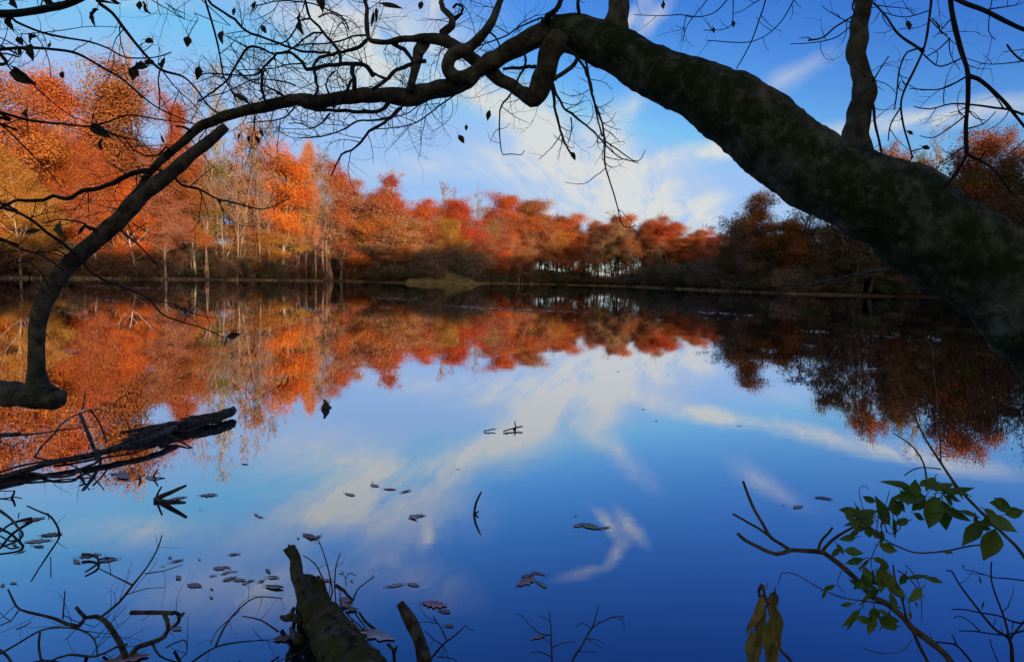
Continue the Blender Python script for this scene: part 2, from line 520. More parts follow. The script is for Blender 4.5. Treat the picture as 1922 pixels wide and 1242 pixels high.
# limbs: name, pixels, w0, w1, d0, d1, sides, twigs per metre (lo, hi, level), bias
DA, DB = 3.15, 3.0
LIMBS = [
    ('limb', '1070,70,52 1045,56,50 1022,64,44 978,84,37 934,108,34 897,132,31 873,150,36 843,164,34 802,172,30 768,182,38 752,182,34 724,178,28 674,180,27 640,184,26 597,192,28 580,190,30 558,187,24 507,198,21 466,207,20 423,218,19 382,234,17 362,250,16 331,277,15 304,301,14 281,325,13 257,358,11 233,384,10 218,404,8', 0, 0, 3.2, 2.95, 14, 'A'),
    ('limb', '1052,66,40 1040,90,44 1028,120,44 1016,160,42 1003,186,36 992,184,26 978,172,24 944,152,24 920,135,24 890,112,23 860,91,22 829,77,22 799,73,19 775,73,12 751,74,11 728,79,10 708,79,10 692,72,9 688,40,8 688,15,7 683,-10,7', 0, 0, 3.1, 3.3, 12, 'D'),
    ('limb', '876,150,30 856,146,30 841,128,24 845,108,26 862,97,24 884,87,20 910,61,17 925,38,15 937,5,13 945,-25,12 962,-150,10 930,-320,6 940,-450,2', 0, 0, 3.08, 3.2, 10, 'E'),
    ('limb', '838,80,14 833,64,16 848,42,13 836,17,10 826,-8,8', 0, 0, 3.3, 3.35, 8, 'F'),
    ('limb', '1155,80,52 1157,50,44 1160,20,38 1160,-10,37 1158,-60,34 1150,-250,30 1182,-500,22 1200,-760,12 1190,-950,4', 0, 0, 3.05, 3.0, 14, 'G'),
    ('limb', '1615,310,66 1607,275,50 1611,220,42 1620,190,42 1624,178,46 1619,150,35 1612,118,32 1608,95,34 1613,55,34 1619,20,31 1624,-20,30 1630,-80,29 1642,-300,27 1625,-600,22 1600,-900,14 1590,-1150,4', 0, 0, 2.85, 2.9, 14, 'H'),
    ('limb', '1000,178,14 955,160,14 900,118,12 838,73,12', 0, 0, 3.2, 3.25, 6, None),
    ('limb', '799,76,22 788,95,23 783,112,20 777,140,14 769,172,15', 0, 0, 3.28, 3.05, 8, None),
    ('limb', '1039,152,9 1060,134,8 1073,125,9 1085,112,8 1095,104,7', 0, 0, 3.1, 3.12, 6, None),
    ('limb', '1700,497,7 1660,506,6 1610,516,6 1564,524,5 1530,533,4 1496,535,4 1475,532,3 1450,526,2', 0, 0, 2.75, 3.6, 6, None),
    # lesser branches left of centre
    ('branch', '733,186 728,197 708,209 674,210 650,209 629,206 604,207 588,206 557,195 525,174 494,161 469,151 442,130', 9, 2.2, 3.0, 3.1, 6, 'n'),
    ('branch', '754,200 735,220 699,226 672,228 641,245 609,255 563,260', 5, 2.2, 3.05, 3.15, 5, 'n'),
    ('branch', '754,203 727,222 706,239 693,247 683,260 660,282 641,290 622,330', 7, 2.2, 3.02, 2.9, 6, 'n'),
    ('branch', '553,201 536,220 500,228 463,230', 3.5, 1.8, 3.0, 3.1, 5, 'n'),
    ('branch', '620,213 599,234 584,241 567,232 542,232', 4, 2, 3.05, 3.0, 5, 'n'),
    ('branch', '688,77 678,88 651,97 626,102 607,107 590,119 590,130 595,163 591,180', 7, 4.5, 3.3, 3.0, 6, 'n'),
    ('branch', '701,144 693,126 672,119 647,121 609,124 588,130 575,132 567,117 553,103 538,98 521,103 505,117 492,132 486,133', 9, 4, 3.1, 3.2, 6, 'n'),
    ('branch', '500,132 478,140 442,141 400,138 372,140', 4, 2, 3.2, 3.25, 5, 'n'),
    ('branch', '576,120 546,120 515,128 484,130 442,132', 3, 1.6, 3.25, 3.3, 5, 'n'),
    ('branch', '620,98 588,98 563,96 525,82 494,70 463,57 431,31 400,8 385,-8', 4.5, 5, 3.25, 3.0, 5, 'n'),
    ('branch', '607,61 584,65 567,75 551,88 538,98', 4, 3, 3.2, 3.2, 5, 'n'),
    ('branch', '582,34 563,40 555,54 544,71 525,82 484,82', 4, 2, 3.15, 3.2, 5, 'n'),
    ('branch', '568,-10 572,0 582,34 599,52 620,77 637,98 638,119', 5, 6, 3.1, 3.15, 6, 'n'),
    ('branch', '685,67 662,69 630,80 599,82 567,84 546,92', 4, 2.5, 3.3, 3.3, 5, 'n'),
    ('branch', '514,101 505,100 484,88 465,90 452,109 433,140 421,157 400,172 372,190', 5, 3.5, 3.15, 3.0, 5, 'n'),
    ('branch', '465,90 438,75 415,63', 3, 1.6, 3.15, 3.2, 5, None),
    ('branch', '492,134 492,163 494,180 499,192', 5.5, 6, 3.15, 2.98, 6, None),
    ('branch', '735,80 760,94 775,117', 8, 7, 3.28, 3.2, 6, None),
    ('branch', '800,115 775,119 750,130 727,149 700,168', 8, 6, 3.1, 3.05, 6, 'n'),
    ('branch', '727,149 699,136 691,126', 6, 4, 3.1, 3.15, 5, None),
    ('branch', '662,119 660,136 666,168', 9, 9, 3.15, 3.0, 6, None),
    ('branch', '660,149 647,178 626,203', 6, 4, 3.0, 2.95, 5, None),
    ('branch', '630,134 616,147 612,163 618,178', 3, 3.5, 3.1, 3.0, 5, None),
    ('branch', '877,162 853,180 829,196 782,230 735,240 700,242', 3.5, 1.8, 3.0, 2.9, 5, 'n'),
    ('branch', '843,172 820,182 790,196 760,215 727,222', 3, 2, 3.1, 3.1, 5, 'n'),
    ('branch', '598,33 620,25 641,37 651,60 653,72', 3, 2, 3.3, 3.3, 5, 'n'),
    ('branch', '655,55 640,30 600,12 571,4 525,2 494,8 470,12', 3.5, 2, 3.2, 3.2, 5, 'n'),
    ('branch', '555,162 525,152 505,150 473,150 431,170 390,182', 3, 2, 3.1, 3.0, 5, 'n'),
    ('branch', '866,24 850,35 846,46', 6, 7, 3.33, 3.33, 6, None),
    ('branch', '852,40 866,24 868,12 856,8 850,16', 5, 5, 3.35, 3.3, 6, 'n'),
    ('branch', '1018,44 1035,25 1047,8 1056,-14', 12, 9, 3.12, 3.05, 7, 'n'),
    ('branch', '1090,34 1087,16 1084,-10', 7, 6, 3.1, 3.0, 6, None),
    ('branch', '1020,32 980,48 955,64 930,75 890,90', 3.5, 2.5, 3.1, 3.2, 5, 'n'),
    ('branch', '916,60 930,70 937,82 937,98', 4, 3, 3.15, 3.1, 5, None),
    ('branch', '982,95 987,115 976,140 958,179 941,199 937,230 939,268 944,290 960,289 978,291 985,282', 5, 1.6, 3.05, 2.9, 5, 'm'),
    ('branch', '1005,125 985,128 960,128 945,130', 7, 5, 3.1, 3.15, 6, None),
    ('branch', '1036,158 1040,190 1046,222 1056,257 1066,281 1077,297', 7, 3, 3.05, 2.9, 6, 'm'),
    ('branch', '1038,160 1056,199 1086,223 1120,254 1140,277 1167,297 1198,306', 5.5, 1.8, 3.05, 2.9, 5, 'm'),
    ('branch', '1060,85 1080,105 1098,128 1113,183 1130,230 1134,270 1137,314 1150,355 1160,392 1163,410 1170,424 1182,427 1194,423', 6, 1.8, 3.05, 2.8, 5, 'm'),
    ('branch', '1098,110 1104,135 1110,165 1120,216 1130,257', 4.5, 3, 3.05, 2.95, 5, 'm'),
    ('branch', '1132,262 1160,282 1190,302 1204,298 1211,282', 3, 1.4, 2.95, 2.9, 5, 'm'),
    ('branch', '1137,316 1118,330 1095,345 1060,342', 2.4, 1.4, 2.85, 2.8, 4, None),
    ('branch', '1054,250 1040,272 1012,299', 2.2, 1.2, 2.95, 2.9, 4, 'm'),
    ('branch', '1072,220 1073,245 1066,270', 3.5, 2.2, 3.0, 2.95, 4, None),
    # twigs hanging from the limbs on the left
    ('branch', '286,322 260,322 237,331 203,348 155,358 128,375 98,365 81,375 34,375 -10,396', 10, 5, 2.95, 2.7, 7, 'l'),
    ('branch', '290,318 312,322 325,331 341,348 372,355 406,372 450,382 483,392 510,388 546,370', 6, 1.6, 2.95, 2.8, 5, 'l'),
    ('branch', '320,285 312,275 300,290 275,293 250,280 237,262', 4, 2, 2.95, 2.9, 5, 'l'),
    ('branch', '358,248 345,240 330,236', 6, 3, 2.97, 2.95, 5, None),
    ('branch', '355,352 380,330 402,312', 2.4, 1.3, 2.9, 2.85, 4, None),
    ('branch', '410,375 425,405 452,423 478,424', 2.2, 1.2, 2.85, 2.8, 4, None),
]
SPR = {'A': (30, .12, .34, 2, (0, 0, .25)), 'D': (20, .12, .34, 2, (0, 0, .3)), 'E': (18, .12, .3, 2, (0, 0, .2)), 'F': (10, .1, .25, 1, None),
       'G': (2, .05, .1, 0, None), 'H': (5, .1, .25, 1, None), 'n': (24, .08, .28, 1, (0, 0, .15)), 'm': (12, .06, .2, 1, None), 'l': (13, .08, .24, 1, None)}
for k, (nm, s, w0, w1, d0, d1, sides, spr) in enumerate(LIMBS):
    rng = random.Random(100 + k)
    q = trace(s, w0, w1, d0, d1, k, 0.05 if nm == 'branch' else 0.015)
    big = q[0][1] > 0.025
    px = parse(s)
    if px[-1][1] < 0 and q[-1][1] > .003:
        e, r = q[-1]; dd = (e - q[-2][0]).normalized()
        q += [(e + dd * .15 + Vector((.02, 0, .03)), r * .75), (e + dd * .3 + Vector((-.02, .03, .1)), r * .5), (e + dd * .45 + Vector((.03, .05, .22)), .001)]
    if px[0][1] < 0 and not big:
        e, r = q[0]; dd = (e - q[1][0]).normalized()
        q = [(e + dd * .45 + Vector((.03, .05, .22)), .001), (e + dd * .3 + Vector((-.02, .03, .1)), r * .5), (e + dd * .15, r * .75)] + q
    pts, rad = catmull(q, 0.012 if big else 0.025)
    rad = [r * (1 + (0.09 if nm == 'limb' else 0.22) * noise.noise(p * (11 if big else 24))) for p, r in zip(pts, rad)]
    pts = [p + Vector((noise.noise(p * 13), noise.noise(p * 13 + Vector((9, 2, 5))), noise.noise(p * 13 + Vector((3, 8, 1))))) * (r * (.12 if big else .9)) + Vector((rng.gauss(0, 1), rng.gauss(0, 1), rng.gauss(0, 1))) * (0 if big else r * .22) for p, r in zip(pts, rad)]
    m = M(); m.tube(pts, rad, sides, True, 0.22 if nm == 'limb' else 0.1)
    if nm == 'limb':
        for j in range(len(pts)):      # buds, scars and stubs along the limb
            if rng.random() < 0.03 and rad[j] < 0.05:
                t = Vector((rng.gauss(0, 1), rng.gauss(0, 1), rng.gauss(0, 1))).normalized()
                m.tube([pts[j], pts[j] + t * rad[j] * 1.25, pts[j] + t * rad[j] * rng.uniform(1.5, 2.2)], [rad[j] * .5, rad[j] * .38, rad[j] * .2], 6)
    b = m.build(nm, MAT_LIMB if nm == 'limb' else MAT_TWIG, tree)
    if spr:
        c = SPR[spr]
        tm = M(); spray(tm, pts, rad, rng, c[0], c[1], c[2], c[3], c[4], 0.28 if spr == 'A' else 0.08)
        if tm.v:
            tag(tm.build('twig_spray', MAT_TWIG, b), kind='stuff')


def hung_leaf(x, y, size, d, parent, seed, ang=None, mat=None, aspect=0.62):
    rng = random.Random(seed)
    a = R(ang) if ang is not None else R(rng.uniform(50, 130))
    u = (rt * math.cos(a) - up * math.sin(a)).normalized()
    L = size * 1.25 * d / F
    c = P(x, y, d)
    m = M()
    nr = (-fw + Vector((rng.gauss(0, .5), rng.gauss(0, .3), rng.gauss(0, .5))))
    leaf_mesh(m, c - u * L / 2, c + u * L / 2, L * aspect, rng, rng.uniform(.2, .9), rng.uniform(-.45, .45), nr, 6, .16, .085)
    return m.build('leaf', mat or MAT_DRYLEAF, parent)


for k, (x, y, s, a) in enumerate([(603, 6, 26, 80), (733, 12, 38, 12), (917, 218, 18, 100), (875, 240, 9, 90), (866, 262, 17, 60), (790, 12, 15, 100), (450, 256, 12, 110), (372, 137, 20, 95),
                                  (699, 36, 22, 95), (708, 30, 26, 85), (563, 40, 26, 85), (565, 52, 22, 80), (495, 55, 14, 60), (478, 12, 16, 90), (440, 24, 12, 100), (417, 70, 20, 95), (490, 250, 12, 75),
                                  (484, 262, 12, 60), (468, 262, 12, 80), (394, 272, 12, 70), (1076, 293, 14, 60)]):
    hung_leaf(x, y, s, 3.0, tree, 700 + k, a, None, 0.3 if s > 20 and k not in (0, 11) else 0.6)
hung_leaf(453, 189, 30, 2.93, tree, 741, 40, MAT_OLIVELEAF, 0.5)
hung_leaf(117, 430, 26, 2.7, tree, 742, 70, MAT_OLIVELEAF, 0.8)
hung_leaf(64, 434, 22, 2.7, tree, 743, 170, MAT_DRYLEAF, 0.4)
hung_leaf(305, 262, 14, 2.9, tree, 744, 70, MAT_DRYLEAF, 0.4)

# ------------------------------------------------------------------ branches of trees standing outside the frame
def bough(name, label, loc, LIST, seed, spr, leaves=(), cat='branch', root=None, axis=None):
    root = root or empty(name, loc, label, cat)
    for k, (s, w0, w1, d0, d1) in enumerate(LIST):
        rng = random.Random(seed + k)
        q = trace(s, w0, w1, d0, d1, seed + k, 0.03)
        t0 = parse(s)[0]
        if axis is not None and (t0[0] <= 0 or t0[1] <= 0):      # run on to the trunk it grows from
            a, ra = q[0]
            J = Vector((axis[0], axis[1], min(7.2, a.z + .5 + .12 * k)))
            q = [(J, ra * 1.8 + .004), (J.lerp(a, .35) + Vector((0, 0, .18)), ra * 1.5 + .002), (J.lerp(a, .72) + Vector((0, .05, .14)), ra * 1.2)] + q
        pts, rad = catmull(q, 0.02)
        rad = [r * (1 + 0.14 * noise.noise(p * 18)) for p, r in zip(pts, rad)]
        m = M(); m.tube(pts, rad, 9 if w0 > 9 else 6, True, 0.12)
        b = m.build('branch', MAT_TWIG, root)
        c = SPR[spr]
        tm = M(); spray(tm, pts, rad, rng, c[0] * (0.75 if k else 0.5), c[1], c[2], c[3], c[4], 0.06)
        if tm.v: tag(tm.build('twig_spray', MAT_TWIG, b), kind='stuff')
    for k, (x, y, s, d, a) in enumerate(leaves):
        hung_leaf(x, y, s, d, root, seed + 300 + k, a, None, 0.72)
    return root


LT = (-6.2, -1.0)
ltree = empty('overhanging_tree', (LT[0], LT[1], gz(*LT)), 'dark bare tree whose leaf hung boughs reach in at the upper left corner', 'tree')
lp_, lr_ = catmull([(Vector((LT[0], LT[1], -.3)), .24), (Vector((LT[0] + .05, LT[1], 1.2)), .17), (Vector((LT[0], LT[1], 3.4)), .14), (Vector((LT[0] - .1, LT[1] + .1, 5.6)), .10), (Vector((LT[0], LT[1] + .2, 7.6)), .06), (Vector((LT[0] + .2, LT[1] + .2, 9.2)), .015)], .05)
m = M(); m.tube(lp_, lr_, 16, True, .2); m.build('trunk', MAT_LIMB, ltree)
bough('overhanging_branch', '', None, [
    ('-120,30 -40,28 0,26 34,25 85,17 128,7 159,-6 200,-30', 15, 12, 2.4, 2.3),
    ('-80,100 0,93 51,90 101,93 145,101 189,125 230,149 264,179 297,203 325,216 365,233', 7, 2, 2.4, 2.9),
    ('20,32 30,41 78,61 122,71 169,79 203,91 237,108 290,108 322,98', 5, 2, 2.4, 2.7),
    ('165,-30 179,0 210,24 233,54 254,81 281,112 304,132 345,145 372,172 389,196 412,216', 8, 2.5, 2.4, 2.9),
    ('-60,200 0,211 51,225 118,233 172,237 210,226 243,216 304,225 365,233', 6, 1.8, 2.5, 2.8),
    ('172,237 200,246 220,255 262,264', 4.5, 3, 2.6, 2.6),
    ('-30,70 0,100 20,130 55,152 90,185 130,215 172,232', 3.5, 1.6, 2.5, 2.7),
    ('-40,215 0,233 34,264 64,294 91,321 115,352', 4, 1.8, 2.5, 2.7),
    ('-40,365 0,389 34,399 64,416 85,434 118,457 142,478', 4, 6, 2.6, 2.75),
    ('-30,440 0,447 27,461 57,473 95,474 130,486', 5, 2, 2.5, 2.7),
    ('62,61 80,85 92,115 95,145', 2, 1.2, 2.5, 2.5),
    ('301,130 297,150 300,180 298,212', 3, 1.6, 2.6, 2.7),
    ('304,132 330,165 362,195 380,215', 2.6, 1.6, 2.7, 2.9),
    ('-20,60 40,64 110,58 170,50 230,52', 2.2, 1.2, 2.5, 2.6),
    ('381,-20 385,0 402,57 412,101 419,142 426,155 445,190', 4.5, 2.4, 2.5, 2.9),
    ('284,0 310,5 330,20 345,25', 2, 1.2, 2.5, 2.6), ('378,0 364,25 372,35 360,55 352,75', 2, 1.3, 2.5, 2.6),
], 1000, 'l', [(20, 44, 24, 2.4, 90), (59, 98, 26, 2.4, 85), (44, 143, 40, 2.5, 40), (177, 32, 26, 2.45, 110), (275, 15, 20, 2.4, 70), (282, 79, 16, 2.5, 20), (252, 139, 24, 2.6, 100), (264, 127, 22, 2.6, 170),
               (283, 121, 20, 2.6, 20), (307, 122, 20, 2.6, 100), (189, 248, 34, 2.6, 30), (37, 76, 14, 2.5, 60), (61, 73, 17, 2.5, 150), (38, 99, 12, 2.5, 90), (28, 5, 24, 2.3, 60), (95, 5, 22, 2.3, 20), (118, 142, 12, 2.6, 80), (94, 86, 10, 2.5, 95), (263, 12, 15, 2.4, 85), (190, 272, 17, 2.6, 100), (352, 78, 16, 2.55, 95), (50, 215, 14, 2.55, 90)], 'branch', ltree, LT)

bough('hanging_branch', '', None, [
    ('1622,-660,24,2.87 1690,-600,20,2.6 1760,-380,17,2.25 1780,-80,14,2.1 1784,0 1791,44 1804,95 1816,135 1817,186 1813,237 1815,291', 13, 7, 2.1, 2.2),
    ('1815,289 1801,315 1774,352', 6, 4, 2.2, 2.25), ('1815,289 1838,301 1862,315 1885,342 1900,365', 6, 3, 2.2, 2.2),
    ('1788,-5 1815,8 1848,20 1889,41 1922,56 1980,80 2060,120 2120,180,2', 9, 3, 2.1, 2.0),
    ('1817,142 1835,148 1862,169 1889,196 1922,237 1950,270 2000,330 2030,400', 8, 2, 2.15, 2.1),
    ('1812,145 1781,162 1754,169 1706,166', 3.5, 1.8, 2.17, 2.3), ('1922,216 1896,206 1870,203 1835,198 1787,195 1745,205 1715,200', 4.5, 2, 2.1, 2.2),
    ('1810,219 1777,244 1750,259 1727,255', 3.2, 1.6, 2.2, 2.25), ('1814,242 1845,233 1869,210', 3, 2, 2.2, 2.2), ('1804,110 1767,125 1747,115 1720,88', 3, 2.5, 2.15, 2.2),
    ('1985,84 1950,112 1922,115 1900,98 1890,84', 6, 3, 2.0, 2.05), ('1816,205 1832,222 1850,226', 2.4, 1.6, 2.2, 2.2), ('1862,0 1857,30 1856,60 1868,75', 2.2, 1.4, 2.05, 2.1), ('1750,35 1762,50 1766,62 1779,66', 2.4, 1.6, 2.2, 2.2), ('1783,72 1764,91 1737,108', 3, 2, 2.15, 2.2),
], 1500, 'm', [], 'branch', tree)
bough('drooping_branch', '', None, [
    ('1632,-520,14,2.87 1690,-440,12,2.7 1742,-250,10,2.5 1752,-80,8.5,2.4 1748,0 1743,44 1735,88 1716,132 1699,166 1691,196 1696,237 1706,271 1713,298', 8, 3, 2.4, 2.5),
    ('1628,2,3,2.87 1640,7,3,2.8 1662,30 1686,64 1720,88 1735,98', 3, 5, 2.6, 2.42), ('1733,91 1703,98 1688,132 1684,169 1679,206', 3.5, 2, 2.42, 2.45), ('1690,203 1672,233 1667,264', 3, 2, 2.45, 2.5),
    ('1711,284 1722,281 1736,277', 3, 2, 2.5, 2.5), ('1628,182,6,2.86 1639,200,6,2.8 1642,230 1649,260 1655,288', 6, 4, 2.75, 2.7), ('1745,20 1730,25 1705,32 1680,30 1655,22', 2.4, 1.6, 2.45, 2.6), ('1700,160 1690,152 1686,165 1698,172', 2, 1.6, 2.42, 2.4),
    ('1628,168,3,2.86 1640,150,3,2.75 1652,130 1668,106', 3, 2, 2.6, 2.6)
], 1600, 'm', [(1703, 50, 16, 2.5, 80), (1737, 277, 12, 2.5, 20), (1708, 250, 12, 2.5, 30)], 'branch', tree)
bough('overhanging_twig', '', None, [
    ('1632,-470,12,2.88 1560,-420,10,2.8 1470,-260,8,2.7 1445,-60,5.5,2.6 1437,0 1425,37 1412,74 1395,108 1382,129', 5, 2, 2.6, 2.7), ('1548,-410,6,2.78 1520,-200,5,2.7 1497,-20,3.4,2.6 1490,0 1469,37 1442,64 1412,78 1381,80 1327,76', 3.4, 1.6, 2.6, 2.7), ('1465,-250,5,2.68 1380,-160,4,2.65 1335,-20,3.4,2.6 1327,0 1300,34 1287,54 1282,78', 3.4, 1.6, 2.6, 2.7),
    ('1450,-180,4,2.66 1400,-90,3.6,2.63 1380,-20,3.2,2.6 1365,0 1341,24 1310,32 1278,28 1240,30 1190,28', 3.2, 1.4, 2.6, 2.7), ('1398,-88,3,2.63 1379,-20,2.6,2.6 1376,10 1374,45 1355,56 1320,57', 2.5, 1.4, 2.6, 2.7), ('1618,-50,4,2.88 1606,-10,3.6,2.8 1600,15 1605,27 1568,51 1544,71 1517,76', 3.4, 3.2, 2.7, 2.75), ('1598,48 1570,70 1530,80 1483,83', 2.4, 1.4, 2.7, 2.75)
], 1700, 'm', [(1247, 10, 14, 2.65, 80), (1339, 58, 10, 2.65, 80), (1375, 47, 12, 2.65, 90)], 'branch', tree)

# ------------------------------------------------------------------ cut limb with curved broken stem at the left edge
limb = empty('cut_limb', P(-160, 730, 2.8), 'dark cut off limb at the left edge carrying a curved stem with broken top', 'limb')
m = M()
q = trace('-200,735,60 -60,736,52 0,738,47 40,741,46 70,743,48 92,745,46 104,749,40 111,746,33 115,751,18', 0, 0, 2.9, 2.75, 5, 0)
a, r = q[0]; q = [(a + Vector((-3.0, -.5, -1.15)), .11), (a + Vector((-1.9, -.25, -.62)), .10), (a + Vector((-.9, -.1, -.22)), .09)] + q
pts, rad = catmull(q, 0.01); m.tube(pts, rad, 20, True, 0.25); m.build('limb', MAT_LIMB, limb)
m = M()
q = trace('72,742,50 71,722,34 69,690,28 69,654,27 71,613,27 78,579,28 91,549,29 112,518,28 135,490,28 162,466,28 189,444,29 216,420,31 233,402,30 260,375,27 291,348,26 328,318,24 365,287,21 402,257,18 418,243,17 425,237,13', 0, 0, 2.77, 2.9, 6, 0)
pts, rad = catmull(q, 0.01); rad = [r * (1 + .1 * noise.noise(p * 12)) for p, r in zip(pts, rad)]
m.tube(pts, rad, 18, True, 0.16)
stem = m.build('stem', MAT_LIMB, limb)
for s, w0, w1, d0, d1, tw in [('168,462 159,490 159,500 189,522 230,539 277,559 304,589 338,603 382,616 419,633', 5, 2, 2.8, 2.75, 6), ('275,558 300,566 321,569 345,580 365,589 406,598', 2.6, 1.5, 2.78, 2.8, 4), ('218,425 240,444 257,457 284,485 299,505', 4.5, 2, 2.8, 2.8, 5),
                              ('190,440 176,430 159,424 149,437', 9, 5, 2.8, 2.8, 3), ('170,432 160,420 135,414 110,412 80,420', 4, 2, 2.8, 2.75, 6), ('133,488 110,470 90,472', 4, 2, 2.8, 2.75, 5), ('95,545 75,510 50,490 20,500 0,520', 3, 1.6, 2.75, 2.7, 7), ('120,508 80,480 40,470 0,475', 3, 1.8, 2.7, 2.6, 7), ('352,565 358,572 355,580', 3, 2, 2.79, 2.79, 0)]:
    pts, rad = catmull(trace(s, w0, w1, d0, d1, len(s) % 7, 0.02), 0.02)
    m = M(); m.tube(pts, rad, 6, True, .1); b = m.build('branch', MAT_TWIG, limb)
    if tw:
        tm = M(); spray(tm, pts, rad, random.Random(len(s)), tw, .06, .2, 1)
        if tm.v: tag(tm.build('twig_spray', MAT_TWIG, b), kind='stuff')
hung_leaf(440, 630, 25, 2.75, limb, 801, -8, MAT_DRYLEAF, 0.42)
for k, (x, y) in enumerate([(418, 643), (422, 646), (425, 640)]): hung_leaf(x, y, 14, 2.75, limb, 805 + k, 100, MAT_DRYLEAF, 0.2)

# ------------------------------------------------------------------ wood lying in the water
def deadwood(name, label, LIST, cat, seed, mat=MAT_WET, part='branch', tw=(0, 0, 0, 0), group=None):
    s0 = parse(LIST[0][0])[0]
    root = empty(name, W(s0[0], s0[1]), label, cat, group)
    for k, (s, w0, w1, h0, h1) in enumerate(LIST):
        rng = random.Random(seed + k)
        q = trace(s, w0, w1, 0, 0, seed + k, 0, water=(h0, h1))
        pts, rad = catmull(q, 0.012 if q[0][1] > 0.02 else 0.02)
        rad = [r * (1 + .2 * noise.noise(p * 14)) for p, r in zip(pts, rad)]
        m = M(); m.tube(pts, rad, 12 if max(rad) > 0.02 else 6, True, .3 if max(rad) > .02 else .1)
        b = m.build(part if k else ('log' if max(rad) > .03 else part), mat, root)
        if tw[0]:
            tm = M(); spray(tm, pts, rad, rng, tw[0], tw[1], tw[2], tw[3], (0, 0, .4), .15, 1.0, (.0008, .0018))
            if tm.v: tag(tm.build('twig_spray', MAT_TWIG, b), kind='stuff')
    return root


deadwood('fallen_log', 'long splintered dark log floating at the left with its broken end towards the pond centre', [
    ('438,769,11 433,773,17 418,778,19 400,784,18 370,790,21 345,797,17 330,801,20 300,809,18 262,820,12 230,828,7', 24, 10, .06, .03),
    ('330,803,11 289,821,11 238,837,11 170,854,11 102,868,10 40,884,9 -20,900,10', 12, 10, .08, .02),
    ('340,795,12 300,800,12 260,806,8 225,812,4', 8, 3, .07, .05),
    ('438,764,5 430,770,8 410,778,8 380,786,7', 0, 0, .075, .06), ('395,792 360,806 342,809 325,806', 5, 3, .03, .03), ('420,783 398,793 384,795', 4, 2, .04, .02), ('300,812 330,822 352,836 362,840', 7, 2, .06, .0),
    ('-10,902 20,893 60,888 102,895 136,891 149,881 165,874 183,866 190,845', 6, 4, .0, .03),
    ('149,883 156,898 158,905 148,912', 4, 2, .02, .0), ('180,868 186,856 183,842', 5, 3, .02, .08),
    ('-10,890 30,876 80,866 140,856 200,842 240,826', 4, 3, .03, .08), ('100,870 140,862 190,850 250,838 290,822', 5, 3, .01, .03)], 'log', 2000, MAT_WET, 'branch', (6, .05, .16, 1))
fl = [o for o in bpy.data.objects if o.name.startswith('fallen_log')][0]
lp, lr = catmull(trace('433,773,17 418,778,19 400,784,18 370,790,21 345,797,17 330,801,20 300,809,18 262,820,12', 0, 0, 0, 0, 2000, 0, water=(.06, .03)), .01)
rng = random.Random(44); m = M()
for k in range(110):
    i = rng.randrange(len(lp) - 1); t = (lp[i + 1] - lp[i]).normalized()
    a = t.orthogonal().normalized(); th = rng.uniform(0, 6.28); nn = a * math.cos(th) + t.cross(a) * math.sin(th)
    L = rng.uniform(.04, .22); p = lp[i] + nn * lr[i] * rng.uniform(.75, 1.0)
    m.tube([p, p + t * L * .5 + nn * rng.uniform(0, .012), p + t * L + nn * rng.uniform(0, .03)], [rng.uniform(.004, .012), rng.uniform(.003, .009), .0012], 4, True)
m.build('bark_splinters', MAT_WET, fl)
deadwood('dead_branch', 'arching bare branch standing out of the water behind the splintered log at left', [
    ('65,858 80,836 100,816 115,796 135,782 150,776 159,772 172,768 190,768', 4, 2, .0, .32), ('150,776 160,800 172,830 186,866', 6, 7, .3, .02), ('170,770 186,792 194,812 200,830', 4, 3, .3, .1),
    ('155,768 158,750 160,738', 3, 2, .3, .4), ('-20,816 10,816 40,815', 11, 8, .2, .18), ('40,816 80,812 120,806 180,800', 4, 2, .18, .2)], 'branch', 2100, MAT_WET, 'branch', (6, .06, .2, 1))
deadwood('forked_snag', 'short forked snag like a beak poking from the water below the splintered log', [
    ('291,938,11 305,930,10 320,924,9 335,917,8 349,911,5', 9, 5, .0, .10), ('293,936 296,926 303,913', 5, 3, .0, .09), ('290,938 310,940 330,941 348,943', 8, 5, .01, .0)], 'snag', 2200)
deadwood('thin_stick', 'thin bent stick poking from the water beside a leaf raft below the log', [('290,896 288,892 293,886 296,880', 4, 2.5, .0, .06), ('290,896 300,896 310,897', 3, 2, .01, .0), ('262,893 263,897 260,899', 4, 3, .0, .02)], 'stick', 2230)
deadwood('curved_stick', 'lone curved upright stick mirrored in open blue water right of the leaf trail', [('890,965,4.5 891,955,4.5 894,942,4 899,931,4 904,922,2.5', 4, 3, .0, .135), ('891,964 895,961 898,959', 4, 3, .0, .02)], 'stick', 2300)
deadwood('spiky_stick', 'small spiky cross shaped stick standing far out in the water at centre', [('964,806 968,804 967,797 966,790', 3.5, 1.8, .0, .07), ('945,809 955,806 966,803 974,801 981,800', 3, 3, .01, .03), ('956,811 950,815', 2, 2, .0, .0), ('968,804 966,812', 3, 2, .02, .0)], 'stick', 2330)
deadwood('flat_twig', 'bent twig lying flat on the water just left of the spiky stick', [('909,808 918,807 924,805 930,805', 2.5, 2, .01, .02), ('909,808 910,812', 2.4, 2, .01, .0)], 'twig', 2340)
deadwood('pointed_stub', 'small pointed black stub above the water where orange reflection meets blue', [('610,767,16 611,761,13 610,754,6 608,750,3', 10, 3, .0, .1), ('612,765 618,764 622,763', 6, 3, .0, .01)], 'stub', 2350)
deadwood('looped_twig', 'thin twig bent in an arch out of the water at the far left', [('112,1003 109,990 95,969 73,959 51,949', 4, 2.5, .0, .2), ('90,962 92,975', 2, 1.5, .17, .1)], 'twig', 2400, MAT_WET, 'branch', (4, .03, .08, 0))
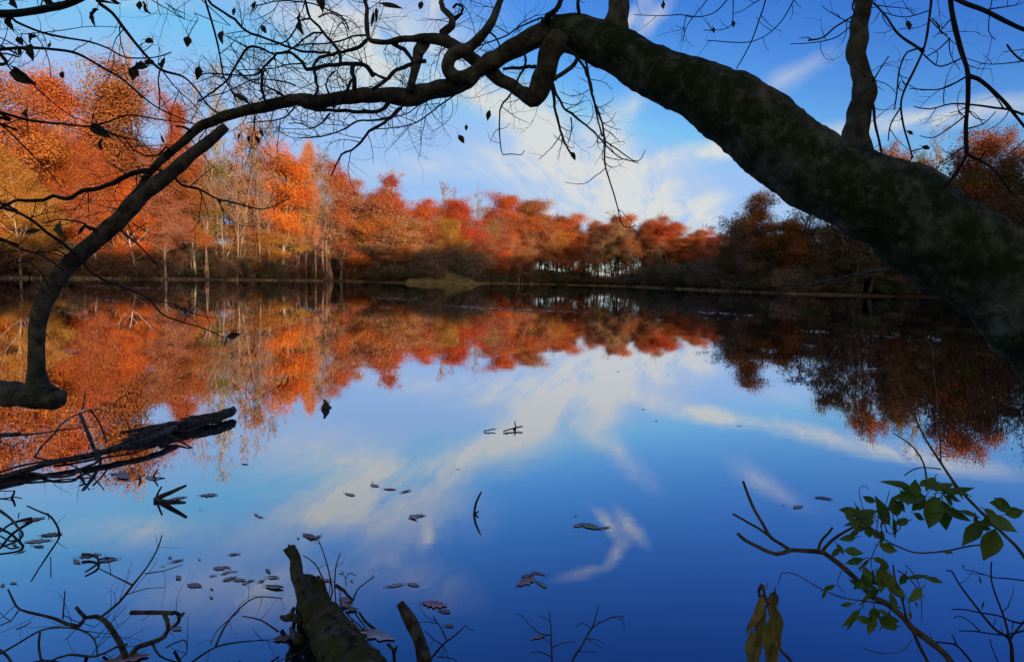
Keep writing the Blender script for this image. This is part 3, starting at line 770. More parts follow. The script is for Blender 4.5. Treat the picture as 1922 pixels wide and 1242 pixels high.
deadwood('tangled_twig', 'tangled dark twig crossing the left edge between floating leaves', [('-20,945 0,958 20,973 34,990 42,1003 31,1015 0,1027 -20,1034', 5, 4, .06, .01), ('-15,1002 0,997 20,983 44,975 60,972', 5, 5, .05, .01), ('0,1005 20,1015 36,1012', 3, 3, .02, .02), ('34,972 36,962', 2, 2, .04, .08)], 'twig', 2430)
deadwood('edge_twig', 'short upturned twig on the water at the left edge above the arched twig', [('-20,920 0,921 26,921', 2, 2, .02, .03), ('-10,936 10,935 24,932 41,935', 4, 2, .0, .0), ('22,934 26,926 27,920', 5, 3, .0, .05)], 'twig', 2450)
deadwood('bent_twig', 'thick bent twig on a floating leaf raft left of the ring of small leaves', [('154,1040 165,1040 178,1043 185,1050 180,1060 160,1073', 6, 3.5, .02, .01), ('185,1050 200,1046 214,1047', 4, 3, .01, .0)], 'twig', 2470)
deadwood('fallen_branch', 'big tangle of bare black branches and fine twigs rising from the water at lower left', [
    ('236,1232 224,1204 204,1173 190,1160 180,1156 160,1158 150,1148 143,1139', 11, 6, .02, .16),
    ('190,1157 224,1129 251,1095 275,1065 292,1037 300,1018 304,1004', 5, 2.2, .08, .34),
    ('160,1158 146,1175 125,1170 102,1160 70,1152 37,1143 25,1126 15,1105', 8, 3, .08, .22), ('34,1146 20,1165 0,1173 -20,1178', 3, 2.4, .14, .1), ('118,1160 120,1135 122,1109', 3, 2, .1, .22),
    ('326,1150 300,1149 270,1149 245,1149', 8, 8, .14, .14), ('326,1148 338,1154 335,1166 326,1175', 7, 6, .14, .05), ('345,1150 335,1160', 6, 7, .14, .12),
    ('307,1149 314,1165 316,1180 309,1194 285,1205 258,1214 245,1228', 8, 9, .14, .02),
    ('-10,1232 34,1207 75,1183 112,1177 153,1182 177,1200 183,1230', 4, 3, .03, .1), ('75,1183 73,1214 80,1250', 5, 4, .08, .02), ('31,1180 45,1175 58,1167', 3, 2, .1, .14), ('0,1219 15,1232 25,1250', 4, 4, .04, .0),
    ('95,1240 129,1228 180,1231 217,1214 240,1208', 4, 4, .03, .06), ('360,1242 404,1214 452,1204 506,1200', 4.5, 2, .04, .14), ('404,1214 421,1177 445,1146 479,1121 530,1122', 4, 1.8, .08, .24), ('455,1156 489,1163 523,1185', 2, 4, .14, .05),
    ('250,1098 217,1082 183,1065', 3, 1.8, .18, .22), ('272,1076 306,1071 343,1059', 2.4, 1.5, .22, .26), ('238,1115 275,1104 308,1102', 2, 1.3, .16, .2), ('450,1146 410,1180 395,1210', 2, 1.4, .1, .1), ('310,1215 345,1200 350,1225 330,1240', 3, 2, .06, .08),
    ('520,1240 560,1225 590,1200', 2.5, 2, .02, .06), ('285,1205 300,1230 330,1242', 4, 3, .04, .0)], 'branch', 2500, MAT_WET, 'branch', (11, .05, .17, 1))

# mossy broken log at the bottom
root = empty('mossy_log', W(640, 1235), 'mossy broken log with a splintered tip reaching into the water at bottom centre left', 'log')
m = M()
q = trace('712,1345,118 680,1282,104 648,1230,90 618,1186,76 597,1150,62 585,1120,52 577,1100,42 573,1090,26', 0, 0, 0, 0, 3, 0, water=(.10, .05))
pts, rad = catmull(q, 0.006); m.tube(pts, rad, 40, True, 0)
for i, v in enumerate(m.v):
    c = pts[min(i // 40, len(pts) - 1)]; nn = v - c; r = nn.length
    if r < 1e-6: continue
    m.v[i] = v + nn / r * r * (.16 * noise.noise(v * 12) + .14 * noise.noise(v * 34) + .10 * noise.noise(v * 90))
m.build('log', MAT_MOSS, root)
m = M()
q = trace('590,1160,30 574,1125,28 562,1095,25 557,1072,22 554,1052,19 550,1040,20 544,1030,22', 0, 0, 0, 0, 4, 0, water=(.10, .24))
pts, rad = catmull(q, 0.006); m.tube(pts, rad, 14, True, .3)
for s in ('549,1034,9 545,1027,7 541,1022,3', '545,1032,8 538,1031,7 532,1033,3', '551,1036,7 549,1029,3'):
    p2, r2 = catmull(trace(s, 0, 0, 0, 0, 1, 0, water=(.235, .25)), .004); m.tube(p2, r2, 6, True, .2)
m.build('splinter', MAT_MOSS, root)
m = M()
for s in ('604,1122,22 601,1100,17 598,1086,11 597,1080,4', '594,1110,14 592,1094,9 589,1083,4', '610,1115,12 607,1096,7 606,1088,3'):
    p2, r2 = catmull(trace(s, 0, 0, 0, 0, 1, 0, water=(.08, .14)), .004); m.tube(p2, r2, 8, True, .3)
m.build('stub', MAT_MOSS, root)
m = M()
for s in ('562,1162,18 548,1158,15 536,1160,11 529,1157,8', '545,1158,12 550,1146,8 552,1140,5', '560,1200,20 552,1190,14 546,1180,9'):
    p2, r2 = catmull(trace(s, 0, 0, 0, 0, 1, 0, water=(.07, .03)), .004); m.tube(p2, r2, 8, True, .5)
m.build('knob', MAT_WET, root)
# moss tufts
mt = M(); rng = random.Random(9)
q = trace('712,1345,116 680,1282,102 648,1230,88 618,1186,74 597,1150,60 579,1105,42', 0, 0, 0, 0, 3, 0, water=(.10, .05))
pts, rad = catmull(q, 0.004)
for k in range(2600):
    i = rng.randrange(len(pts) - 1); th = rng.uniform(0, 2 * math.pi)
    t = (pts[i + 1] - pts[i]).normalized(); a = t.orthogonal().normalized(); b = t.cross(a)
    nn = a * math.cos(th) + b * math.sin(th)
    if nn.z < -0.1 or noise.noise(pts[i] * 9 + nn) < -0.05: continue
    p = pts[i] + nn * rad[i] * 1.0
    d = (nn + Vector((rng.gauss(0, .6), rng.gauss(0, .6), rng.gauss(0, .6)))).normalized() * rng.uniform(.006, .016)
    s = d.cross(Vector((rng.gauss(0, 1), rng.gauss(0, 1), rng.gauss(0, 1)))).normalized() * .0016
    b0 = len(mt.v); mt.v += [p - s, p + s, p + d]; mt.f.append((b0, b0 + 1, b0 + 2))
tag(mt.build('moss', plain('moss_tuft', (0.17, 0.15, 0.025), 0.9, .5, 20), root, False), kind='stuff')

root = deadwood('broken_stub', 'dark leaning stub with a blunt broken top right of the mossy log', [('815,1295,27 800,1248,26 792,1218,25 782,1187,24 774,1168,25 765,1155,22 757,1142,17 750,1131,14', 26, 14, .02, .24), ('762,1158,10 758,1150,8 756,1140,4', 8, 4, .19, .2)], 'stub', 2600)
deadwood('small_snag', 'small forked snag poking up between the mossy log and the leaning stub', [('742,1260 740,1235 738,1218 728,1208', 8, 6, .0, .1), ('740,1225 745,1212', 6, 4, .05, .08)], 'snag', 2620)
deadwood('twiggy_branch', 'twiggy black branch spreading from the water right of the leaning stub', [('800,1245 815,1228 832,1208 855,1191 873,1173', 5, 2.2, .0, .18), ('838,1200 832,1186 825,1173 813,1156', 3, 2, .1, .18), ('821,1169 800,1166 782,1167', 2, 1.4, .16, .18), ('832,1210 815,1200 797,1182', 2.4, 1.6, .08, .12), ('873,1173 880,1180 890,1182', 2, 1.4, .18, .18), ('820,1232 850,1235 860,1245', 2.2, 1.6, .02, .04)], 'branch', 2700, MAT_WET, 'branch', (12, .03, .1, 1))
deadwood('submerged_branch', 'fine branched twigs standing in the water along the right of the mossy log', [('624,1110 620,1085 613,1056 605,1031 597,1012', 3.4, 1.8, .0, .2), ('628,1096 629,1080 631,1060 639,1037', 3, 1.8, .0, .16), ('663,1126 653,1117 646,1108 630,1098', 4, 7, .0, .07), ('663,1125 671,1106 688,1092 703,1081', 3, 1.8, .02, .14), ('606,1085 592,1058 580,1048 569,1042', 3.4, 1.6, .05, .16),
          ('703,1180 684,1164 674,1148', 6, 4, .0, .06), ('690,1182 674,1183 653,1179', 3, 3, .02, .04), ('646,1176 642,1150 640,1129 637,1106', 3, 2, .03, .14), ('684,1181 665,1165 648,1148', 3, 2, .02, .07), ('650,1098 648,1085 655,1075 668,1080', 2.2, 1.5, .05, .12), ('618,1120 619,1100 620,1090', 2, 1.5, 0, .05)], 'branch', 2800, MAT_WET, 'branch', (10, .03, .11, 1))
deadwood('bare_sapling', 'forked leafless sapling twig standing in blue water at bottom centre', [('1036,1285 1036,1242 1035,1210 1034,1177 1031,1146', 4, 1.8, .0, .22), ('1034,1190 1014,1189 986,1163 978,1153 966,1151', 2.4, 1.4, .12, .2), ('1036,1214 1055,1206 1078,1204', 2.2, 1.4, .07, .1), ('1035,1232 1012,1222 994,1226', 2.4, 1.4, .05, .07), ('1033,1165 1022,1158 1010,1156', 1.8, 1.2, .18, .2)], 'sapling', 2900, MAT_WET, 'stem', (5, .03, .09, 0))
deadwood('leaning_sapling', 'arching leafless sapling twig just right of the forked one at bottom centre', [('1062,1285 1073,1242 1092,1211 1112,1177 1136,1163 1158,1155 1172,1158', 4.5, 1.8, .0, .2), ('1112,1177 1118,1158 1124,1136', 2.6, 1.6, .14, .24), ('1110,1180 1095,1168 1082,1175', 2, 1.4, .13, .14), ('1105,1200 1120,1210 1132,1215', 1.8, 1.3, .1, .1), ('1150,1158 1168,1162 1173,1180', 1.8, 1.2, .18, .14)], 'sapling', 2950, MAT_WET, 'stem', (7, .03, .09, 0))

# ------------------------------------------------------------------ leafy shrub at the lower right
def plant(name, label, stems, leaves, seed, cat, mat, lmat, spr=None, leafname='leaf', crumple=0.02):
    s0, _, _, d0, _ = stems[0]
    x, y = parse(s0)[0][:2]
    root = empty(name, P(x, y, d0), label, cat)
    for k, (s, w0, w1, a, b) in enumerate(stems):
        pts, rad = catmull(trace(s, w0, w1, a, b, seed + k, .015), .01)
        rad = [r * (1 + .12 * noise.noise(p * 40)) for p, r in zip(pts, rad)]
        m = M(); m.tube(pts, rad, 8 if w0 > 5 else 5, True, .1)
        o = m.build('stem', mat, root)
        if spr:
            tm = M(); spray(tm, pts, rad, random.Random(seed + k), *spr)
            if tm.v: tag(tm.build('twig_spray', mat, o), kind='stuff')
    for k, (bx, by, tx, ty, w, d) in enumerate(leaves):
        rng = random.Random(seed + 50 + k)
        if leafname == 'leaf' and crumple < .05 and w > 18: tx, ty, w = bx + (tx - bx) * .84, by + (ty - by) * .84, w * .82
        m = M()
        bp, tp_ = P(bx, by, d), P(tx, ty, d + rng.uniform(-.03, .03))
        nr = -fw + up * 0.5 + Vector((rng.gauss(0, .35), rng.gauss(0, .35), rng.gauss(0, .35)))
        leaf_mesh(m, bp, tp_, w * d / F, rng, rng.uniform(.1, .4), rng.uniform(-.2, .25), nr, 6, .12, crumple)
        m.build(leafname, lmat, root)
    return root


plant('leafy_shrub', 'green leaved shrub on wiry stems spreading over the water at the lower right corner', [
    ('1850,1420 1800,1290 1785,1242 1756,1211 1711,1177 1698,1160 1664,1132 1637,1119 1613,1092 1579,1061 1542,1034', 15, 9, 1.55, 1.7),
    ('2010,1180 1922,1044 1885,1003 1837,956 1796,912 1766,868 1735,820 1712,770 1690,725 1668,690', 8, 2.2, 1.6, 1.9),
    ('1739,898 1733,868 1715,840 1692,822 1676,812', 3.4, 2.2, 1.75, 1.85), ('1698,892 1712,882 1732,877 1766,880', 2.4, 2.4, 1.8, 1.76), ('1752,690 1750,657 1745,645 1735,632', 3, 2, 1.9, 1.9), ('1752,690 1760,760 1764,800 1766,868', 2, 3, 1.9, 1.8),
    ('1600,965 1633,990 1664,1014 1690,1027 1722,1037 1773,1034 1823,1024 1870,1020', 3, 3.4, 1.6, 1.62), ('1711,1177 1725,1210 1745,1250 1760,1300', 6, 6, 1.6, 1.6), ('1702,1165 1692,1120 1681,1092 1676,1060', 5, 3, 1.6, 1.62),
    ('1690,1140 1630,1128 1586,1122 1542,1105 1501,1081 1480,1074 1467,1075 1461,1095', 3.2, 1.5, 1.6, 1.65), ('1643,1010 1652,965 1668,1000 1690,990 1680,960 1675,940', 2, 1.5, 1.65, 1.65), ('1620,955 1612,920 1622,911 1631,918', 1.6, 1.2, 1.65, 1.65),
    ('1650,1015 1635,1050 1640,1080', 1.8, 1.4, 1.62, 1.6), ('1685,1070 1705,1083 1735,1120', 3, 2, 1.62, 1.62), ('1700,1060 1716,1078 1728,1108 1730,1165', 2, 1.4, 1.64, 1.6), ('1664,1000 1660,960 1670,920', 1.6, 1.2, 1.66, 1.66), ('1620,1215 1650,1225 1690,1222 1712,1200', 1.8, 1.6, 1.55, 1.55), ('1580,1070 1572,1095 1586,1112', 1.6, 1.2, 1.68, 1.66), ('1600,1040 1612,1065 1626,1080', 1.6, 1.2, 1.66, 1.64)],
    [(1670, 985, 1633, 920, 36, 1.72), (1715, 916, 1653, 901, 15, 1.8), (1738, 932, 1664, 934, 34, 1.75), (1765, 925, 1838, 917, 20, 1.75), (1755, 930, 1742, 1003, 46, 1.7), (1768, 938, 1778, 1005, 44, 1.72), (1898, 952, 1848, 940, 32, 1.62), (1846, 975, 1798, 1034, 30, 1.65),
     (1868, 992, 1841, 1062, 46, 1.6), (1852, 966, 1915, 1006, 36, 1.6), (1584, 1032, 1627, 1040, 22, 1.68), (1650, 1023, 1692, 1036, 24, 1.62), (1632, 1048, 1611, 1070, 8, 1.65), (1546, 1106, 1569, 1097, 9, 1.65), (1549, 1106, 1543, 1125, 7, 1.65), (1640, 1072, 1608, 1102, 36, 1.62), (1655, 1058, 1648, 1122, 42, 1.6), (1662, 1070, 1674, 1118, 30, 1.6),
     (1655, 1082, 1704, 1132, 30, 1.6), (1700, 1085, 1744, 1079, 9, 1.64), (1733, 1083, 1774, 1093, 11, 1.64), (1730, 1103, 1707, 1130, 16, 1.62), (1614, 1143, 1577, 1183, 20, 1.58), (1640, 1150, 1628, 1198, 26, 1.58), (1647, 1153, 1669, 1187, 24, 1.58), (1660, 1160, 1692, 1166, 14, 1.58), (1640, 1138, 1642, 1168, 24, 1.6), (1642, 968, 1577, 990, 20, 1.7), (1640, 975, 1597, 1002, 15, 1.7),
     (1628, 985, 1632, 1012, 28, 1.68), (1647, 958, 1588, 974, 20, 1.7), (1612, 994, 1594, 1006, 9, 1.7), (1725, 912, 1747, 899, 12, 1.78), (1737, 930, 1706, 962, 24, 1.75), (1715, 963, 1733, 975, 13, 1.72), (1800, 958, 1842, 970, 16, 1.66), (1690, 922, 1702, 952, 32, 1.74), (1680, 940, 1706, 965, 20, 1.74), (1600, 1132, 1577, 1136, 9, 1.6), (1575, 1030, 1560, 1044, 12, 1.68), (1570, 1020, 1582, 1040, 12, 1.68), (1770, 1034, 1790, 1037, 8, 1.62), (1690, 1115, 1712, 1140, 18, 1.6), (1700, 1075, 1690, 1098, 14, 1.62), (1755, 895, 1735, 925, 22, 1.78), (1765, 950, 1822, 978, 18, 1.7), (1860, 985, 1905, 990, 20, 1.6)]
    + [(lambda q, a, L: (q[0], q[1], q[0] + L * math.cos(a), q[1] + L * math.sin(a), L * q[3], q[2]))((bx + random.Random(k).gauss(0, sx), by + random.Random(k + 50).gauss(0, sy), dd + random.Random(k + 9).uniform(-.06, .06), random.Random(k + 3).uniform(.3, .62)), random.Random(k + 7).uniform(0, 6.28), random.Random(k + 5).uniform(20, 46))
       for k, (bx, by, sx, sy, dd) in enumerate([(1640, 970, 28, 18, 1.7)] * 13 + [(1745, 935, 34, 22, 1.74)] * 13 + [(1655, 1095, 26, 24, 1.6)] * 12 + [(1650, 1160, 24, 14, 1.58)] * 6 + [(1860, 975, 28, 18, 1.63)] * 7 + [(1700, 1130, 20, 16, 1.6)] * 3)],
    3000, 'shrub', MAT_SHRUB, MAT_GREENLEAF)
plant('forked_twig', 'pale brown forked bare twig pointing left over the water from the leafy shrub', [
    ('1546,1036 1530,1034 1514,1033 1484,1032 1470,1037 1457,1039 1440,1034 1426,1027 1400,1014 1385,1001', 9, 6, 1.7, 1.66), ('1484,1032 1465,1020 1446,1007 1432,983 1416,956 1404,928 1395,903', 6.5, 5, 1.69, 1.7), ('1446,1007 1425,992 1409,983 1390,972 1375,964', 5, 4.5, 1.69, 1.66),
    ('1536,1033 1538,1022 1545,1010 1555,1000 1562,990', 6, 4, 1.69, 1.66), ('1546,1030 1560,1015 1576,1003 1592,994 1606,986', 6, 4, 1.7, 1.74)], [], 3200, 'twig', MAT_SHRUB, MAT_GREENLEAF)
plant('thorny_stems', 'thin dark budded stems criss crossing over the water in the lower right corner', [
    ('1905,1290 1900,1242 1895,1200 1864,1177 1823,1126 1800,1095 1786,1071 1776,1070', 7, 2.5, 1.9, 2.0), ('1895,1200 1885,1160 1864,1102 1860,1075 1861,1054', 4, 2.5, 1.9, 2.0), ('1930,1170 1902,1166 1875,1155 1840,1149 1810,1143 1786,1143', 4, 2, 1.9, 2.0),
    ('1930,1180 1890,1190 1857,1188 1830,1184 1800,1183', 3.6, 2, 1.85, 1.95), ('1835,1265 1823,1242 1796,1211 1775,1206 1756,1204', 5, 3, 1.8, 1.85), ('1840,1185 1820,1165 1800,1155 1790,1160', 2.6, 1.6, 1.9, 1.95), ('1796,1211 1790,1195 1786,1190', 3, 2, 1.8, 1.8), ('1875,1245 1862,1215 1858,1198', 2.6, 1.6, 1.85, 1.85), ('1930,1090 1890,1085 1865,1083 1840,1075 1810,1068', 3, 1.6, 1.9, 2.0), ('1895,1200 1910,1180 1935,1150', 4, 3, 1.9, 1.9)],
    [(1808, 1066, 1806, 1058, 4, 1.95), (1838, 1083, 1842, 1096, 5, 1.95), (1718, 1130, 1722, 1138, 6, 1.9), (1746, 1190, 1748, 1198, 8, 1.85), (1843, 1140, 1845, 1128, 5, 1.9)], 3300, 'stem', MAT_TWIG, MAT_DRYLEAF, (7, .03, .10, 0, (0, 0, .3), .1, 1, (.0008, .0016)))
plant('withered_plant', 'single withered brown plant with folded drooping leaves standing at the bottom right of centre', [
    ('1530,1330 1500,1262 1478,1232 1462,1215 1452,1180 1445,1150 1440,1130 1434,1112 1430,1096', 6, 5, 1.3, 1.35), ('1440,1130 1450,1118 1455,1128 1448,1142 1440,1136', 7, 6, 1.34, 1.35), ('1430,1098 1424,1108 1426,1120', 7, 5, 1.35, 1.35)],
    [(1434, 1112, 1406, 1190, 22, 1.34), (1432, 1120, 1420, 1215, 24, 1.35), (1450, 1132, 1466, 1196, 22, 1.34), (1452, 1148, 1442, 1262, 30, 1.32), (1412, 1180, 1404, 1262, 18, 1.33), (1458, 1160, 1456, 1250, 16, 1.33), (1454, 1108, 1444, 1146, 24, 1.36), (1424, 1160, 1416, 1275, 20, 1.34), (1446, 1165, 1452, 1290, 24, 1.31)], 3400, 'plant', MAT_SHRUB, MAT_WILT, None, 'leaf', .13)

# ------------------------------------------------------------------ leaves floating on the water
def fl_mat(name, c, rough=0.45):
    return plain(name, c, rough, .35, 18, 0.0, .5)


FL = {'b': fl_mat('wet_brown_leaf', (.22, .10, .055)), 'm': fl_mat('mauve_leaf', (.42, .19, .15)), 'p': fl_mat('pale_leaf', (.5, .42, .34), .35), 'r': fl_mat('red_leaf', (.4, .03, .02)),
      'y': fl_mat('olive_yellow_leaf', (.27, .22, .07)), 'g': fl_mat('grey_leaf', (.34, .21, .13), .35)}


def float_leaf(x, y, size, c, seed, label, group=None, lobed=True, parts=1):
    rng = random.Random(seed)
    p0 = W(x, y, .0015); d = WD(x, y)
    m = M()
    R_ = size * d / F / 2 * 1.05
    for part in range(parts):
        off = Vector((rng.uniform(-1, 1), rng.uniform(-1, 1), 0)) * R_ * (.6 if parts > 1 else 0)
        Lh = R_ * .9 * (1 if parts == 1 else rng.uniform(.55, .8))
        rot = rng.uniform(-.9, .9) + rng.choice([0, math.pi])
        lob = rng.uniform(.3, .55) if lobed else rng.uniform(0, .05)
        nl = rng.choice([2.5, 3.5, 3.5, 4.5]); wid = rng.uniform(.34, .62) if lobed else rng.uniform(.26, .46)
        bow = rng.uniform(-.35, .35); cup = rng.uniform(.0, .04) + (.08 if rng.random() < .15 else 0); tipc = rng.uniform(0, .07); ph = rng.uniform(0, 6)
        ax = Vector((math.cos(rot), math.sin(rot), 0)); sd = Vector((-ax.y, ax.x, 0))
        b = len(m.v); n = 26; K = (-1, -.55, 0, .55, 1)
        q = p0 + off + Vector((0, 0, .0015 * part))
        for i in range(n + 1):
            f = i / n
            w = Lh * wid * max(.015, math.sin(math.pi * min(1, f * .96 + .02))) ** .75 * (1.15 - .3 * abs(f - .55))
            for kk in K:
                e = 1 - lob * (.5 + .5 * math.cos(2 * math.pi * nl * f + (ph * .15 if kk > 0 else 0))) * abs(kk) ** 2 + .05 * math.sin(23 * f + ph + kk)
                z = .0015 + cup * Lh * kk * kk * (.4 + .6 * math.sin(3.1 * f + ph) ** 2) + tipc * Lh * max(0, f - .6) ** 2 * 3
                m.v.append(q + ax * Lh * (2 * f - 1) + sd * (w * kk * e + bow * Lh * (f - .5) ** 2) + Vector((0, 0, z)))
        for i in range(n):
            for kk in range(4):
                a = b + i * 5 + kk
                m.f.append((a, a + 1, a + 6, a + 5))
        e0 = q - ax * Lh + sd * bow * Lh * .25
        m.tube([e0 + ax * Lh * .2 + Vector((0, 0, .003)), e0 + Vector((0, 0, .003)), e0 - ax * Lh * rng.uniform(.2, .6) + sd * Lh * rng.uniform(-.15, .15) + Vector((0, 0, .004))], [.0013, .0013, .0009], 4)
    o = link('floating_leaf', bpy.data.meshes.new('floating_leaf'))
    o.location = p0
    o.data.from_pydata([tuple(v - p0) for v in m.v], [], m.f)
    o.data.polygons.foreach_set('use_smooth', [True] * len(o.data.polygons))
    o.data.materials.append(FL[c]); o.data.update()
    return tag(o, label, 'leaf', group)


LV = [(732, 918, 26, 'r', 'bright red leaf floating between two grey leaves on the cloud reflection'),
      (703, 911, 22, 'g', 'grey leaf floating just upper left of the red leaf'), (762, 922, 24, 'b', 'curled brown leaf floating just right of the red leaf'), (657, 928, 26, 'g', 'lone grey leaf floating a little way left of the red leaf'),
      (779, 969, 38, 'g', 'grey leaf pair floating left of the curved upright stick'), (742, 1098, 34, 'p', 'pale leaf with a long reddish stalk floating above the leaning stub'), (776, 1097, 26, 'm', 'narrow reddish leaf touching the pale leaf above the leaning stub'),
      (815, 1134, 52, 'm', 'large mauve lobed leaf floating right of the leaning stub'), (835, 1147, 26, 'b', 'small dark leaf tucked under the large mauve leaf'), (706, 1191, 84, 'p', 'largest pale beige oak leaf floating between mossy log and leaning stub'),
      (844, 1174, 18, 'b', 'small dark leaf beside the twiggy branch right of the leaning stub'), (1107, 987, 46, 'y', 'long olive yellow leaf floating alone in the open blue water at centre right'), (1085, 986, 24, 'g', 'grey leaf at the left end of the olive yellow leaf'), (1134, 990, 24, 'g', 'grey leaf at the right end of the olive yellow leaf'),
      (988, 1091, 50, 'm', 'broad mauve leaf in the middle of the leaf cluster in open blue water'), (1016, 1096, 34, 'y', 'olive leaf at the right of the mauve leaf cluster'), (1011, 1075, 30, 'm', 'small mauve leaf at the top of the leaf cluster in open blue water'), (990, 1080, 30, 'b', 'brown leaf edge showing behind the broad mauve leaf'),
      (1010, 1195, 32, 'm', 'mauve brown leaf floating beside the forked sapling twig'), (1544, 934, 32, 'b', 'dark curled leaf floating right, above the green shrub'), (1497, 951, 28, 'g', 'grey leaf floating lower left of the dark curled leaf near the shrub'), (1555, 938, 14, 'b', 'tiny dark leaf touching the dark curled leaf near the shrub'),
      (650, 1125, 28, 'm', 'mauve leaf caught in the twigs right of the mossy log'), (648, 1134, 44, 'g', 'wide grey leaf under the mauve one in the twigs right of the mossy log'), (665, 1141, 28, 'b', 'brown leaf at the bottom of the leaf raft right of the mossy log'), (611, 1089, 26, 'g', 'grey leaf behind the top of the mossy log'), (582, 1079, 12, 'b', 'tiny brown leaf behind the mossy log splinter'),
      (591, 1006, 44, 'b', 'ragged brown leaf raft floating above the splintered tip of the mossy log'), (515, 1102, 40, 'g', 'oval grey leaf floating left of the mossy log'), (532, 1198, 36, 'b', 'dark leaf floating against the left flank of the mossy log'), (234, 1238, 84, 'm', 'big pinkish brown leaf cut by the bottom edge under the black branches'),
      (392, 929, 34, 'g', 'grey leaf with long stalk floating right of the beak shaped snag'), (71, 1015, 46, 'p', 'pale leaf floating under the arched twig at the far left'), (97, 1003, 38, 'b', 'brown leaf at the foot of the arched twig at the far left'), (64, 975, 36, 'b', 'brown leaf floating inside the arched twig at the far left'), (73, 1025, 24, 'b', 'small brown leaf below the pale leaf at the far left'),
      (170, 1042, 38, 'g', 'grey leaf under the thick bent twig at left'), (204, 1051, 30, 'g', 'grey leaf right of the thick bent twig at left'), (144, 1054, 28, 'g', 'grey leaf left of the thick bent twig'), (331, 1178, 28, 'g', 'grey leaf at the foot of the looped black branch'), (238, 891, 60, 'g', 'widest ragged grey leaf raft below the splintered log'), (284, 897, 40, 'g', 'ragged grey leaf around the thin bent stick'), (333, 935, 36, 'g', 'grey leaf lying against the beak shaped snag')]
for k, (x, y, s, c, lb) in enumerate(LV):
    float_leaf(x, y, s, c, 4000 + k, lb, None, 'narrow' not in lb and 'oval' not in lb and 'curled' not in lb and 'long olive' not in lb, 3 if 'raft' in lb or 'pair' in lb else 1)
SMALL = [(481, 966, 14), (488, 970, 13), (439, 1040, 22), (333, 1052, 25), (319, 1046, 11), (411, 1066, 25), (425, 1064, 20), (423, 1075, 18), (399, 1080, 14), (335, 1084, 20), (365, 1098, 32), (430, 1086, 26), (449, 1088, 24), (469, 1090, 20), (503, 1071, 22), (513, 1083, 26), (491, 1090, 14), (397, 1105, 11), (397, 1121, 11), (460, 871, 15), (27, 1022, 18), (39, 1035, 18), (5, 1098, 15), (25, 1094, 16), (1387, 799, 13), (1207, 768, 9), (1232, 790, 8), (1160, 697, 10), (1254, 702, 7), (375, 957, 6), (345, 970, 6), (375, 1050, 8), (460, 1095, 10), (545, 1190, 10), (860, 880, 7), (700, 905, 6), (560, 1010, 9), (640, 1075, 9), (1080, 968, 8), (1470, 948, 8), (305, 1062, 8), (440, 1072, 14), (660, 1090, 10)]
for k, (x, y, s) in enumerate(SMALL):
    float_leaf(x, y, s, random.Random(k).choice('bgggm'), 4200 + k, 'small wet leaf or scrap of leaf floating flat on the reflected sky', 'small leaves scattered over the near water', k % 3 > 0)

# pale flat flecks in long lines far out on the pond
rng = random.Random(77)
V, Fq = [], []
for (x0, y0, x1, y1, n) in [(840, 574, 900, 577, 60), (885, 578, 1000, 582, 170), (980, 582, 1100, 586, 70), (700, 559, 790, 562, 60), (640, 576, 740, 577, 30), (1310, 586, 1385, 590, 70), (1390, 591, 1445, 592, 25), (1490, 621, 1560, 624, 24), (1590, 631, 1680, 633, 14), (1740, 632, 1765, 640, 14), (1620, 693, 1645, 694, 8), (120, 536, 340, 542, 110), (60, 525, 130, 527, 40), (110, 553, 230, 566, 50), (70, 548, 90, 552, 20), (20, 605, 40, 607, 5), (290, 642, 320, 645, 8), (115, 659, 145, 661, 10), (0, 640, 20, 648, 6), (470, 545, 620, 549, 30), (60, 570, 260, 620, 40), (900, 600, 1250, 600, 20), (480, 565, 640, 575, 14), (1160, 570, 1260, 590, 16), (950, 580, 1420, 600, 30)]:
    for i in range(int(n * .6)):
        t = rng.random()
        p = W(x0 + (x1 - x0) * t + rng.gauss(0, 2), y0 + (y1 - y0) * t + rng.gauss(0, .7), .006)
        a = rng.uniform(.03, .12) * (p.y / 26) ** .5; bb = a * rng.uniform(.4, .9); th = rng.uniform(0, 3.14)
        k = len(V)
        for (u, v) in ((-1, -.3), (-.2, -1), (1, .2), (.3, 1)):
            V.append((p.x + a * u * math.cos(th) - bb * v * math.sin(th), p.y + a * u * math.sin(th) + bb * v * math.cos(th), p.z + rng.uniform(0, .03)))
        Fq.append((k, k + 1, k + 2, k + 3))
tag(link('surface_flecks', np_mesh('surface_flecks', V, Fq, plain('pale_fleck', (.62, .49, .32), .6, .25, 5))), 'pale flat flecks on the water in long thin lines far out on the pond', 'fleck', kind='stuff')

